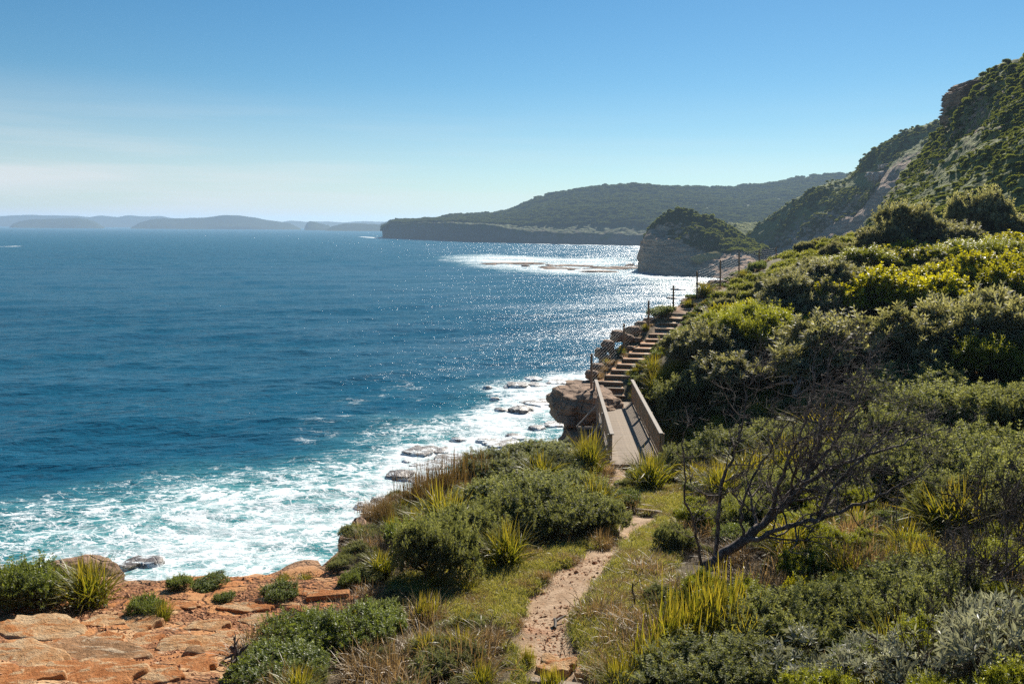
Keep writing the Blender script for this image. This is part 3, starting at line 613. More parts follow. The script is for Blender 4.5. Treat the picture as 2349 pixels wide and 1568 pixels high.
stairs = thing('timber_staircase', STEPS[0], 'flight of seventeen timber edged bush steps climbing from the footbridge to the cliff top', 'staircase')
for i, p in enumerate(STEPS):
    nx = STEPS[i+1] if i < 16 else p+(p-STEPS[i-1]); wv_ = Vector((.985, -.17, 0)); W_ = 1.30-.16*(i/16)+(.1 if i > 15 else 0)
    dpt = max(.3, (nx-p).y+.06); wz = random.uniform(-.012, .012)
    bm = bmesh.new(); bmesh.ops.create_cube(bm, size=1)
    tr_ = beam('step', stairs, p+Vector((-.03, 0, -.03)), p+wv_*W_+Vector((0, 0, -.03+wz)), .16, .06, M['timber'])
    bm.free()
    beam('riser', stairs, p+Vector((0, .05, -.155)), p+wv_*W_+Vector((0, .05, -.155)), .07, .19, M['post'])
    fm = beam_mesh('tread_fill', W_-.04, dpt, .12, M['tread'] if 'tread' in M else M['sandstone'])
    put('tread_fill', fm, stairs, p+Vector((.02, dpt/2+.06, -.075)), p+wv_*W_+Vector((0, dpt/2+.06, -.075)))
fence = thing('cable_fence', WY(1357, 892, 38.6), 'cliff edge fence of square timber posts strung with nine steel cables beside the steps', 'fence')
PT = []
for i, (u, vt, vb, Y) in enumerate(POSTS):
    b_ = WY(u, vb, Y); t_ = WY(u, vt, Y); PT.append((b_, t_))
    po = beam('fence_post', fence, b_-Zv*.5, t_, .105, .105, M['post'], up=(.3, 1, 0), bev=.012)
def tube_np(pts, rad, seg=5):
    pts = np.asarray(pts, float); n = len(pts); tg = np.gradient(pts, axis=0); tg /= np.linalg.norm(tg, axis=1)[:, None]+1e-12
    ref = np.where(np.abs(tg[:, 2:3]) > .9, [[1., 0, 0]], [[0, 0, 1.]]); a = np.cross(tg, ref); a /= np.linalg.norm(a, axis=1)[:, None]+1e-12; b = np.cross(tg, a)
    an = np.arange(seg)/seg*2*np.pi; r = np.broadcast_to(rad, (n,))[:, None, None]
    V = pts[:, None]+r*(np.cos(an)[None, :, None]*a[:, None]+np.sin(an)[None, :, None]*b[:, None])
    i = np.arange(n-1)[:, None]*seg; j = np.arange(seg)[None]; j2 = (j+1) % seg
    Q = np.stack([i+j, i+j2, i+seg+j2, i+seg+j], -1).reshape(-1, 4); return V.reshape(-1, 3), Q
class Acc:
    def __init__(s): s.V = []; s.Q = []; s.n = 0; s.T = []; s.A = []
    def add(s, V, Q, tint=.5, along=0.):
        s.V.append(V); s.Q.append(np.asarray(Q)+s.n); s.n += len(V)
        s.T.append(np.broadcast_to(tint, (len(V),))); s.A.append(np.broadcast_to(along, (len(V),)))
    def mesh(s, name, mat, smooth=True):
        return mesh_np(name, np.concatenate(s.V), quads=np.concatenate(s.Q), mat=mat, smooth=smooth, attrs=dict(tint=np.concatenate(s.T), along=np.concatenate(s.A)))
for i in range(8):
    r_ = .0065 if i >= 4 else .0022
    for k_ in range(9):
        f = .96-k_*.1; a = PT[i][0].lerp(PT[i][1], f); b = PT[i+1][0].lerp(PT[i+1][1], f); sag = .03
        pts = [tuple(a.lerp(b, s_)-Zv*sag*4*s_*(1-s_)-fence.location) for s_ in np.linspace(0, 1, 6)]
        ac = Acc(); ac.add(*tube_np(pts, r_, 5)); obj('cable', ac.mesh('cable', M['steel']), fence)
def ground_beam(u0, v0, u1, v1, w, h, mat, lift=.04, name='sleeper'):
    a, b = hit(u0, v0), hit(u1, v1); return beam(name, None, a+Zv*lift, b+Zv*lift, w, h, mat, bev=.02)
tag(ground_beam(1438, 1171, 1520, 1180, .13, .14, M['timber'], .05), 'longer of the two pale sleepers lying across the dirt path below the footbridge', 'sleeper')
tag(ground_beam(1470, 1165, 1497, 1169, .10, .12, M['timber'], .08), 'short sleeper end behind the longer one across the dirt path', 'sleeper')
tag(ground_beam(1416, 1238, 1431, 1176, .05, .13, M['timber'], .05, 'edging_board'), 'grey board edging the left side of the dirt path', 'edging board')
tag(ground_beam(1212, 1566, 1335, 1578, .14, .12, M['timber'], .0), 'pale sleeper across the path at the bottom edge of the view', 'sleeper')

# ------------------------------------------------------------------ rocks
def rock_np(seed, sub=4, rough=.3, strata=.08, boxy=.5, nlay=7):
    bm = bmesh.new(); bmesh.ops.create_icosphere(bm, subdivisions=sub, radius=1)
    V = np.array([tuple(v_.co) for v_ in bm.verts]); F = np.array([[v_.index for v_ in f.verts] for f in bm.faces]); bm.free()
    m = np.abs(V).max(1)[:, None]; V = V*(1-boxy)+boxy*V/m*.85
    V = V*(1+rough*fbm(V*1.1+seed*7.7, 5, .55))[:, None]
    lay = np.sin(V[:, 2]*nlay+2.0*perlin(V*.8+seed)); hrad = np.abs(1-np.abs(V[:, 2])).clip(0, 1)
    V[:, :2] *= (1+strata*np.sign(lay)*np.abs(lay)**.5*hrad)[:, None]
    V += .035*rough/.3*np.stack([perlin(V*6+seed), perlin(V*6+seed+9), perlin(V*6+seed+5)], -1)
    return V, F
def rock(name, loc, dims, seed, mat, label, group=None, sub=4, rotz=0, cat='rock', **kw):
    V, F = rock_np(seed, sub, **kw); V = V*np.array(dims)/2
    c, s_ = math.cos(rotz), math.sin(rotz); V = np.stack([V[:, 0]*c-V[:, 1]*s_, V[:, 0]*s_+V[:, 1]*c, V[:, 2]], -1)
    o = obj(name, mesh_np(name, V, faces=F, mat=mat, smooth=sub < 4), loc=loc); return tag(o, label, cat, group)
# overhanging outcrop under the steps
p = WY(1335, 930, 37.6)
rock('rock_outcrop', p+Vector((.25, .9, -.25)), (3.5, 4.2, 1.9), 3, M['brownrock'], 'dark overhanging sandstone outcrop jutting over the sea left of the footbridge', sub=5, boxy=.45, strata=.09, rotz=.2)
p = WY(1336, 893, 40.5)
rock('rock_outcrop', p+Vector((.1, .2, -.1)), (2.1, 2.6, .9), 5, M['brownrock'], 'flat ledge of brown rock on top of the overhanging outcrop', sub=5, boxy=.6, strata=.12, nlay=9)
p = WY(1350, 985, 36.4)
rock('rock_outcrop', p+Vector((0, .6, -.9)), (2.6, 3.2, 2.0), 9, M['brownrock'], 'pale lower boulder in the gully under the footbridge braces', sub=4)
bl_ = [(1392, 838, 43, 34, 26), (1408, 815, 44, 26, 20), (1398, 800, 44.6, 24, 22), (1415, 785, 45, 30, 26), (1440, 800, 45, 22, 16), (1428, 762, 46, 34, 24), (1450, 768, 46.4, 28, 18), (1462, 750, 47.4, 30, 20), (1480, 738, 48.6, 28, 18), (1500, 728, 49.6, 26, 16), (1470, 772, 46.5, 24, 14), (1378, 850, 41.6, 30, 20), (1445, 822, 44, 26, 14), (1420, 842, 42.6, 26, 14), (1465, 790, 45.4, 20, 12), (1520, 716, 51, 22, 12)]
bwords = ['lowest seaward', 'squat', 'cracked', 'bulging seaward', 'small inner', 'large upper', 'wedge shaped', 'blocky', 'rounded', 'topmost weathered', 'narrow', 'broad bottom', 'flat topped', 'low half buried', 'loose', 'small uppermost']
for i, (u, v, Y, w, h) in enumerate(bl_):
    p = WY(u-(20 if v > 780 else 10), v+4, Y); s_ = Y/FD
    rock('boulder', p-Zv*.12, (w*s_*1.15, w*s_*1.1, h*s_*1.2), 20+i, M['brownrock'], bwords[i]+' brown boulder in the rocky bank left of the steps', sub=3, rotz=i, group='boulders on the cliff edge beside the steps')
p = WY(1645, 655, 61); rock('boulder', p, (1.7, 1.3, 1.0), 51, M['brownrock'], 'pale topped boulder on the cliff edge between two cable fence posts', sub=4)
p = WY(1580, 690, 55.5); rock('boulder', p-Zv*.3, (1.3, 1.2, .8), 52, M['brownrock'], 'brown boulder at the foot of a cable fence post by the top step', sub=3)
p = WY(1570, 700, 53.6); rock('boulder', p-Zv*.3, (2.4, 1.0, .5), 53, M['brownrock'], 'dark slab of rock lying beside the top of the steps', sub=3)
# dome rock behind the left shrubs, and promontory face
p = WY(176, 1318, 17.0); rock('rock_dome', p-Zv*.28, (1.9, 1.5, 1.3), 61, M['brownrock'], 'dark brown rounded rock rising behind the grassy shrubs at far left', sub=4, boxy=.2, strata=.05)
p = WY(803, 1250, 18.4); rock('rock_bluff', p+Vector((.35, .3, -1.4)), (1.25, 2.2, 3.7), 63, M['brownrock'], 'sheer brown rock face at the seaward corner of the shrubby promontory', sub=5, boxy=.75, strata=.06)
p = WY(845, 1180, 20.6); rock('rock_bluff', p+Vector((.15, .2, -.6)), (1.1, 1.6, 1.3), 64, M['brownrock'], 'small stepped rock on the seaward edge above the sheer rock face', sub=4)
# slabs of the orange ledge: pieces of the ground
slabs = [(95, 1440, 190, 46, 'c'), (215, 1500, 210, 60, 'd'), (60, 1512, 170, 50, 'c'), (190, 1556, 240, 70, 'o'), (310, 1428, 90, 34, 'c'), (235, 1428, 80, 26, 'c'), (350, 1420, 70, 24, 'o'), (410, 1480, 90, 34, 'c'), (478, 1482, 80, 40, 'c'), (520, 1455, 60, 22, 'o'), (560, 1472, 90, 26, 'c'), (440, 1525, 90, 40, 'o'), (330, 1470, 70, 30, 'o'), (610, 1425, 110, 22, 'c'), (700, 1397, 80, 16, 'o'), (470, 1437, 90, 22, 'c'), (150, 1400, 100, 22, 'o'), (30, 1400, 90, 20, 'o'), (560, 1395, 110, 18, 'o'), (640, 1378, 100, 16, 'c'), (420, 1388, 80, 15, 'o'), (30, 1556, 150, 44, 'o'), (360, 1555, 110, 34, 'o'), (250, 1465, 60, 20, 'o'), (140, 1475, 60, 16, 'o'), (700, 1360, 110, 14, 'o'), (800, 1375, 46, 12, 'o'), (750, 1362, 60, 12, 'o')]
t = NT('cream_sandstone'); co = t.coord(); oi = t.node('ShaderNodeObjectInfo').outputs['Random']
def slab_mat(name, a, b, stain):
    t = NT(name); co = t.coord(); oi = t.node('ShaderNodeObjectInfo').outputs['Random']; n = t.noise(co, 2.2, 7, .62, .8); f = t.noise(co, 14, 6, .7)
    off = t.n.new('ShaderNodeMixRGB'); off.blend_type = 'ADD'; off.inputs[0].default_value = 1; t.l.new(co, off.inputs[1]); t.l.new(oi, off.inputs[2])
    n2 = t.noise(t.mapping(off.outputs[0], (1, 2.5, 1)), 1.4, 6, .65, 1.5)
    c = t.mix(t.rng(n, .4, .6), a, b); c = t.mix(t.rng(n2, .52, .6), c, stain); c = t.mix(t.rng(f, .6, .8), c, (.16, .09, .06))
    return t.done(t.bsdf(c, .9, .2, t.bump(t.math('ADD', t.math('MULTIPLY', f, 1.4), n2), 1.0, .045)))
M['slab_c'] = slab_mat('cream_sandstone', (.44, .24, .105), (.52, .36, .205), (.42, .17, .055))
M['slab_o'] = slab_mat('rust_sandstone', (.38, .14, .042), (.45, .20, .075), (.50, .33, .18))
M['slab_d'] = slab_mat('brown_sandstone', (.22, .12, .055), (.35, .19, .09), (.50, .38, .25))
def slab_mesh(w, d, h, seed, mat):
    r = np.random.RandomState(seed); n = 56; an = np.arange(n)/n*2*np.pi; sq = 1/np.maximum(np.abs(np.cos(an+.3)), np.abs(np.sin(an+.3)))
    rad = (.55+.45*np.minimum(sq, 1.3))*(1+.50*fbm(np.stack([np.cos(an)*1.4, np.sin(an)*1.4, an*0+seed*3.1], -1), 4))*.82
    rings = [(1.06, -.8), (1.03, .30), (1.0, .82), (.975, .96), (.93, 1.0), (.80, 1.02), (.65, 1.03), (.5, 1.03), (.35, 1.04), (.2, 1.04)]; V = []
    for s_, z in rings: V.append(np.stack([np.cos(an)*rad*s_*w/2, np.sin(an)*rad*s_*d/2, np.full(n, z*h)], -1))
    V = np.concatenate(V); top = V[:, 2] > .5*h; V[top, 2] += h*.6*fbm(P3(V[top, 0]*2.0, V[top, 1]*2.0, seed), 5, .6)+.10*h*np.round(4*fbm(P3(V[top, 0]*1.1, V[top, 1]*1.1, seed+5), 3)); i = np.arange(len(rings)-1)[:, None]*n; j = np.arange(n)[None]; j2 = (j+1) % n
    Q = np.stack([i+j, i+j2, i+n+j2, i+n+j], -1).reshape(-1, 4); V = np.concatenate([V, [[0, 0, V[-n:, 2].mean()]]]); c_ = len(V)-1; b_ = (len(rings)-1)*n
    F = np.stack([b_+np.arange(n), b_+(np.arange(n)+1) % n, np.full(n, c_)], -1); return mesh_np('stone_slab', V, faces=F, quads=Q, mat=mat, smooth=True)
for i, (u, v, w, h, k_) in enumerate(slabs):
    p = hit(u, v); s_ = (p-CAM).length/FD; d_ = h*s_/math.sin(math.atan2(CAM.z-p.z, p.y))
    o = obj('stone_slab', slab_mesh(w*s_*1.12, d_*1.12, .040+.035*(w/200), 40+i, M['slab_'+k_]), ground, p+Zv*-.015); o.rotation_euler = (random.uniform(-.05, .05), random.uniform(-.05, .05), random.uniform(-.3, .3))
p = hit(1275, 1535); o = obj('stone_slab', slab_mesh(.62, .5, .11, 99, M['slab_c']), ground, p)
p = hit(1340, 1548); o = obj('stone_slab', slab_mesh(.3, .25, .08, 98, M['slab_o']), ground, p)
# squared block at the ledge end
p = hit(722, 1372); tag(beam('stone_block', None, p+Vector((-.15, 0, .02)), p+Vector((.62, .10, .05)), .22, .13, M['slab_o'], bev=.02), 'long squared block of orange sandstone near the ledge end', 'stone')
p = hit(445, 1498); rock('stone', p+Zv*.03, (.30, .22, .14), 71, M['slab_d'], 'dark angular loose stone on the orange ledge beside a cream slab', sub=3, boxy=.7)
# shore rocks: wet slabs in the wash
shore = [(1188, 886, 62, 18, 'rounded wet rock farthest out in the wash'), (1228, 884, 52, 14, 'flat wet rock just right of the outermost rock'), (1280, 878, 70, 12, 'low wet shelf rock touching the far foam'), (1222, 870, 50, 9, 'thin dark rock awash behind the outer rocks'), (1118, 888, 22, 8, 'small orange brown rock in the outer foam'), (1135, 915, 26, 9, 'little dark rock in mid wash'), (1195, 946, 62, 30, 'big angular wet slab left of the outcrop'), (1150, 944, 36, 20, 'round wet rock beside the big angular slab'), (1235, 926, 80, 14, 'long dark slab half under foam'), (1245, 957, 60, 14, 'low shelf rock near the outcrop foot'), (1232, 985, 44, 20, 'dark block below the shelf rock'), (1275, 975, 60, 14, 'pale wet shelf against the outcrop foot'), (1180, 1003, 50, 12, 'low flat rock in lacy foam'), (1108, 1012, 36, 16, 'lone blocky rock with a square top'), (1150, 1020, 90, 14, 'wide flat platform rock behind the shrubs'), (965, 1040, 80, 22, 'layered dark rock ledge in the inner wash'), (1010, 1036, 60, 10, 'long low ledge behind the layered rock'), (930, 1060, 24, 12, 'small dark knob left of the layered ledge'), (1045, 1060, 110, 16, 'broad wet platform in white foam'), (985, 1075, 90, 18, 'sloping platform rock streaked with foam'), (915, 1098, 70, 34, 'large striped rock nearest the promontory'), (960, 1104, 60, 14, 'thin ledge beside the striped rock'), (835, 1163, 50, 12, 'low rock just off the promontory edge'), (868, 1148, 40, 10, 'dark sliver of rock off the promontory'), (300, 1296, 62, 12, 'white washed hump of rock in the left surf'), (345, 1292, 50, 14, 'kelp brown rock breaking the left surf'), (1050, 1010, 40, 8, 'small low rock near the wash edge')]
for i, (u, v, w, h, lab) in enumerate(shore):
    p = WZ(u, v, 0); s_ = (p-CAM).length/FD; W_ = w*s_
    rock('shore_rock', p+Vector((0, W_*.2, -.22)), (W_*1.05, W_*(1.0 if h > 12 else .75), max(.9, h*s_*1.15)), 200+i, M['wetrock'], lab, group='wet rocks along the shore', sub=4 if w > 55 else 3, rotz=i*.7, boxy=.55, strata=.1, nlay=10, rough=.25)
# reef off the rocky headland
rr_ = random.Random(9); reef = []
for i in range(44):
    f = rr_.random(); u = 1125+340*f; v = 603+10*f+rr_.uniform(-2, 7)+(14*rr_.random() if .3 < f < .85 else 0); reef.append((u, v, rr_.choice([18, 26, 40, 60, 90]), rr_.uniform(2.5, 4.5)))
reef.append((1466, 611, 30, 7)); reef.append((1446, 609, 20, 6))
seen_ = set()
for i, (u, v, w, h) in enumerate(reef):
    key_ = (i % 5, (u < 1190)+(u < 1270)+(u < 1350)+(u < 1420), v > 613)
    if key_ in seen_: continue
    seen_.add(key_); p = WZ(u, v, 0); s_ = (p-CAM).length/FD
    rock('reef_rock', p+Vector((0, 0, .05)), (w*s_, max(6, w*s_*.45), h*s_*1.2), 300+i, M['brownrock'], ['long', 'narrow', 'lumpy', 'dark', 'broken'][i % 5]+' flat reef rock '+('at the outer left end of the reef' if u < 1190 else 'in the left part of the reef' if u < 1270 else 'in the middle of the reef' if u < 1350 else 'in the right part of the reef' if u < 1420 else 'joining the reef to the rocky headland')+(', front row' if v > 613 else ', back row'), group='reef rocks beyond the headland bay', sub=4 if w > 30 else 3, rotz=rr_.uniform(-.3, .3), boxy=.25, rough=.6, nlay=9)
for i, (u, v, w, h, lab) in enumerate([(1552, 684, 44, 8, 'flat round rock awash left of a fence post near the steps top'), (1572, 690, 30, 6, 'small dark rock beside the flat round rock awash'), (1555, 664, 34, 7, 'dark low rock in the bright glitter'), (1610, 652, 30, 8, 'dark rock in the glitter below the cable fence')]):
    p = WZ(u, v, 0); s_ = (p-CAM).length/FD; rock('shore_rock', p, (w*s_, w*s_*.8, h*s_), 330+i, M['wetrock'], lab, sub=3)
p = WZ(1522, 624, 0); rock('boulder', WY(1520, 612, p.y-1), (5, 4, 9), 350, M['pale'], 'pale fallen boulder leaning at the foot of the rocky headland', sub=3, boxy=.6)
# strata stack of the crag on the skyline
crag = thing('crag', WY(2225, 260, 171), 'layered rock crag jutting from the hillside against the sky', 'crag')
for i in range(13):
    f = i/12; v_ = 288-f*92; u_ = 2188+random.uniform(-4, 6)+(12 if i in (0, 11, 12) else 0)-6*math.sin(f*3.1)
    p = WY(u_+26, v_, 171)
    V, F = rock_np(400+i, 4, rough=.22, boxy=.85, strata=.03); V = V*np.array([7.4-2*f, 9, 1.15])/2
    obj('rock_layer', mesh_np('rock_layer', V, faces=F, mat=M['farrock2'] if 'farrock2' in M else M['brownrock'], smooth=False), crag, p-crag.location)
# pale rock face on the cliff behind
for (u, v, w, h, lab) in ((2020, 404, 58, 20, 'long pale sandstone face streaked with rust on the cliff'), (2030, 381, 26, 9, 'small pale rock patch above the long pale face')):
    j = np.argmin([abs(proj(q)[0]-u)+abs(proj(q)[1]-v) for q in VB[:128:4, ::4].reshape(-1, 3)]); q = Vector(VB[:128:4, ::4].reshape(-1, 3)[j]); s_ = q.y/FD
    rock('pale_cliff', q+Vector((0, .2, 0)), (w*s_, 9, h*s_*1.2), 380+w, M['pale'], lab, sub=4, boxy=.8, strata=.04, cat='cliff')
j = np.argmin([abs(proj(q)[0]-1635)+abs(proj(q)[1]-588) for q in VC[::2, ::2].reshape(-1, 3)]); q = Vector(VC[::2, ::2].reshape(-1, 3)[j])
rock('grass_bank', q+Vector((0, 1, -1.2)), (20, 8, 7), 391, M['bank'], 'tan grassy bank on the low shoulder of the rocky headland', sub=4, boxy=.1, strata=0, rough=.5, cat='bank')
# gravel on the ledge and the path
def pebble_field(name, pts, size, mat, label, seed):
    r = np.random.RandomState(seed); base = np.array([[1, 0, 0], [-1, 0, 0], [0, 1, 0], [0, -1, 0], [0, 0, 1], [0, 0, -1.]]); tri = np.array([[0, 2, 4], [2, 1, 4], [1, 3, 4], [3, 0, 4], [2, 0, 5], [1, 2, 5], [3, 1, 5], [0, 3, 5]])
    n = len(pts); s_ = size*np.exp(r.normal(0, .5, n)); V = base[None]*(1+.35*r.normal(size=(n, 6, 1)))*s_[:, None, None]*np.array([1, 1, .6]); an = r.rand(n)*6.28; c_, d_ = np.cos(an)[:, None], np.sin(an)[:, None]
    V = np.stack([V[..., 0]*c_-V[..., 1]*d_, V[..., 0]*d_+V[..., 1]*c_, V[..., 2]], -1)+pts[:, None]
    F = tri[None]+(np.arange(n)*6)[:, None, None]; me_ = mesh_np(name, V.reshape(-1, 3), faces=F.reshape(-1, 3), mat=mat, smooth=False, attrs=dict(tint=np.repeat(r.rand(n), 6)))
    o = obj(name, me_, kind='stuff'); o['label'] = label; return o
t = NT('gravel_stone'); ti = t.attr('tint'); M['gravel'] = t.done(t.bsdf(t.mix(ti, (.20, .08, .035), (.54, .29, .15)), .9, .2))
def sample_mask(m, n, seed, thr=.5, extra=None):
    r = np.random.RandomState(seed); out = []
    ii, jj = np.nonzero(m > thr); ar = np.gradient(yy)[ii]*np.gradient(xs)[jj]; pr = ar*m[ii, jj]; pr /= pr.sum(); k_ = r.choice(len(ii), n*2, p=pr)
    x = xs[jj[k_]]+(r.rand(n*2)-.5)*np.gradient(xs)[jj[k_]]; y = yy[ii[k_]]+(r.rand(n*2)-.5)*np.gradient(yy)[ii[k_]]
    if extra is not None: keep = extra(x, y, r); x, y = x[keep], y[keep]
    x, y = x[:n], y[:n]; return np.stack([x, y, gz(x, y)], -1)
vis = (GY < 26)&(GX > -16)
P_ = sample_mask(m_rock*vis, 30000, 5, extra=lambda x, y, r: fbm(P3(x*.9, y*1.2, 4), 3)+.25*r.normal(size=len(x)) > .02)
pebble_field('gravel', P_, .017, M['gravel'], 'loose orange brown gravel in the hollows of the ledge', 1)
P_ = sample_mask(m_path*(GY < 16.5), 3000, 6, extra=lambda x, y, r: fbm(P3(x*1.1, y*.7, 2), 3)+.3*r.normal(size=len(x)) > .12)
pebble_field('gravel', P_, .014, M['gravel'], 'small broken stones on the dirt path', 2)

# ------------------------------------------------------------------ plant builders
def unit(a): return a/(np.linalg.norm(a, axis=-1, keepdims=True)+1e-12)
def foliage(ac, lobes, n, L, W, per=7, spread=(25, 80), up=.5, seed=0, inner=.12, noise_a=.2, noise_f=1.6, tipbias=.25, flat=0., fill=.75, sprig=0, sprig_l=.16):
    r = np.random.RandomState(seed); lobes = np.array(lobes, float); area = (lobes[:, 3]*lobes[:, 4]+lobes[:, 3]*lobes[:, 5]+lobes[:, 4]*lobes[:, 5])
    k_ = r.choice(len(lobes), n*2, p=area/area.sum()); d = unit(r.normal(size=(n*2, 3))); low = d[:, 2] < -.35; d[low, 2] *= -1
    rad = 1-np.abs(r.normal(size=n*2))*.13; isin = r.rand(n*2) < inner; rad[isin] *= .45+.4*r.rand(isin.sum())
    C = lobes[k_, :3]; S = lobes[k_, 3:]; P = C+d*S*rad[:, None]
    P = P+d*(noise_a*fbm(P*noise_f+seed*3.3, 3))[:, None]*S.mean(1)[:, None]
    ok = np.ones(len(P), bool)
    for j in range(len(lobes)):
        q = (P-lobes[j, :3])/lobes[j, 3:]; ok &= ~(((q**2).sum(1) < fill**2)&(k_ != j)&~isin)
    ok &= P[:, 2] > .01; P = P[ok][:n]; d = d[ok][:n]; isin = isin[ok][:n]; m = len(P)
    ax = unit(d*.8+np.array([0, 0, up])+.35*r.normal(size=(m, 3)))
    t1 = unit(np.cross(ax, r.normal(size=(m, 3)))); t2 = np.cross(ax, t1)
    az = (np.arange(per)[None]/per+r.rand(m, 1))*2*np.pi+r.normal(size=(m, per))*.3
    el = np.radians(spread[0]+(spread[1]-spread[0])*r.rand(m, per)); l = L*(.65+.6*r.rand(m, per))*np.where(isin, 1.6, 1)[:, None]
    rd = np.cos(az)[..., None]*t1[:, None]+np.sin(az)[..., None]*t2[:, None]
    ld = np.cos(el)[..., None]*ax[:, None]+np.sin(el)[..., None]*rd
    sd = unit(np.cross(ld, ax[:, None]+.25*r.normal(size=(m, per, 3)))); w = W*(.7+.5*r.rand(m, per))*np.where(isin, 2.2, 1)[:, None]
    b = P[:, None]+ld*(l*.08)[..., None]; mid = P[:, None]+ld*(l*.55)[..., None]; tp = P[:, None]+ld*l[..., None]+np.array([0, 0, -.1])*l[..., None]
    V = np.stack([b, mid+sd*(w/2)[..., None], tp, mid-sd*(w/2)[..., None]], 2).reshape(-1, 3)
    Q = np.arange(len(V)).reshape(-1, 4)
    zr = (P[:, 2]-P[:, 2].min())/(np.ptp(P[:, 2])+1e-6)
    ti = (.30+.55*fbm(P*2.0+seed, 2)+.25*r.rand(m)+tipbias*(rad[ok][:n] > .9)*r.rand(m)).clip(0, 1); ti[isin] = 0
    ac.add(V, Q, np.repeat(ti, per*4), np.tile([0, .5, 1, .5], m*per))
    if sprig:
        src = r.choice(np.nonzero(~isin & (d[:, 2] > -.1))[0], sprig); dr = unit(ax[src]+.35*r.normal(size=(sprig, 3))+[0, 0, .5]); ln = sprig_l*(.5+r.rand(sprig))
        for q in range(4):
            PP = P[src]+dr*(ln*(q+1)/4)[:, None]; nl = 5; az_ = (np.arange(nl)[None]/nl+r.rand(sprig, 1))*6.283; u1 = unit(np.cross(dr, [[.3, .8, .2]])); u2 = np.cross(dr, u1); e_l = np.radians(35+30*r.rand(sprig, nl))
            rd_ = np.cos(az_)[..., None]*u1[:, None]+np.sin(az_)[..., None]*u2[:, None]; l_d = np.cos(e_l)[..., None]*dr[:, None]+np.sin(e_l)[..., None]*rd_; s_d = unit(np.cross(l_d, dr[:, None])); LL = L*.8
            V = np.stack([PP[:, None]+l_d*.0, PP[:, None]+l_d*LL*.5+s_d*W*.45, PP[:, None]+l_d*LL, PP[:, None]+l_d*LL*.5-s_d*W*.45], 2).reshape(-1, 3)
            ac.add(V, np.arange(len(V)).reshape(-1, 4), np.repeat((ti[src]*.6+.35+.2*r.rand(sprig)).clip(0, 1), nl*4), np.tile([0, .5, 1, .5], sprig*nl))
def stems(ac, lobes, seed=0, r0=.035, base=(0, 0, 0), k_=5, wob=.12):
    r = np.random.RandomState(seed)
    for lb in lobes:
        e = np.array(lb[:3]); n = 7; t_ = np.linspace(0, 1, n)[:, None]; b = np.array(base)+np.array([*r.normal(size=2)*r0, -.12])
        P = b*(1-t_)+e*t_; P[:, :2] = b[:2]+(e-b)[:2]*t_**1.4; P[1:-1] += r.normal(size=(n-2, 3))*wob*.4
        ac.add(*tube_np(P, np.linspace(r0, r0*.35, n), 6))
        for q in range(k_):
            d = unit(r.normal(size=3)+[0, 0, .4]); e2 = e+d*np.array(lb[3:])*.85; s_ = P[-2]; m = s_+(e2-s_)*.5+r.normal(size=3)*.04
            ac.add(*tube_np(np.array([s_, m, e2]), np.array([r0*.35, r0*.25, r0*.1]), 4))
def tussock(n, H, reach, W, seed, droop=.35, base=.1, stiff=1.3):
    ac = Acc(); r = np.random.RandomState(seed); ns = 5; t_ = np.linspace(0, 1, ns)
    an = r.rand(n)*6.283; h = H*(.45+.65*r.rand(n)); re = reach*(.1+1.0*r.rand(n)**.8); bx = r.normal(size=(n, 2))*base
    dirs = np.stack([np.cos(an), np.sin(an)], 1); dr = droop*(.3+r.rand(n))*(re/reach)
    hx = bx[:, None]+dirs[:, None]*(re[:, None]*t_**stiff)[..., None]; hz_ = h[:, None]*(t_-dr[:, None]*t_**2.6)
    C = np.concatenate([hx, hz_[..., None]], -1); side = np.stack([-dirs[:, 1], dirs[:, 0], r.normal(size=n)*.5], 1); side = unit(side)
    w = W*(.6+.7*r.rand(n))[:, None]*np.array([.8, 1, .9, .6, .08])
    A_ = C+side[:, None]*w[..., None]/2; B_ = C-side[:, None]*w[..., None]/2; V = np.stack([A_, B_], 2).reshape(-1, 3)
    i = (np.arange(n)*ns)[:, None]+np.arange(ns-1)[None]; Q = np.stack([2*i, 2*i+1, 2*i+3, 2*i+2], -1).reshape(-1, 4)
    ac.add(V, Q, np.repeat((r.rand(n)).clip(0, 1), ns*2), np.tile(np.repeat(t_, 2), n)); return ac
def rlobes(seed, n, R_, H, rr=(.35, .6), base=.15, squash=.8):
    r = np.random.RandomState(seed); o = []
    for i in range(n):
        a = i*2.4+r.rand()*.8; d = R_*(.15+.6*math.sqrt((i+.3)/n)); s_ = rr[0]+(rr[1]-rr[0])*r.rand()
        o.append((math.cos(a)*d, math.sin(a)*d, base+(H-s_*squash-base)*(1-.55*(d/R_)**2)*(.55+.55*r.rand()), s_, s_*(.85+.3*r.rand()), s_*squash*(.8+.4*r.rand())))
    return o
PRO = {}
def proto(kind, lobes, mat, stem_r=.03, stemk=4, stem_base=(0, 0, 0), **kw):
    a = Acc(); foliage(a, lobes, **kw); b = Acc(); stems(b, lobes, kw.get('seed', 0), stem_r, stem_base, stemk)
    PRO.setdefault(kind, []).append((a.mesh('foliage', M[mat], False), b.mesh('branch', M['twig' if stem_r < .045 else 'trunk'])))
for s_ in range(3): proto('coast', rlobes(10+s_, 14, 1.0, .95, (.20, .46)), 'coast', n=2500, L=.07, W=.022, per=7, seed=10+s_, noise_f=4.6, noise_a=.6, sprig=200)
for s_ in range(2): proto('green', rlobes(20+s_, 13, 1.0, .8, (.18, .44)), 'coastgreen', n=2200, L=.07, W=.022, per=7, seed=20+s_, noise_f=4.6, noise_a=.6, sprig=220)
for s_ in range(3): proto('bright', rlobes(30+s_, 14, 1.0, .95, (.20, .42)), 'bright', n=1500, L=.08, W=.048, per=5, seed=30+s_, noise_f=3.6, noise_a=.55, sprig=160, up=.8)
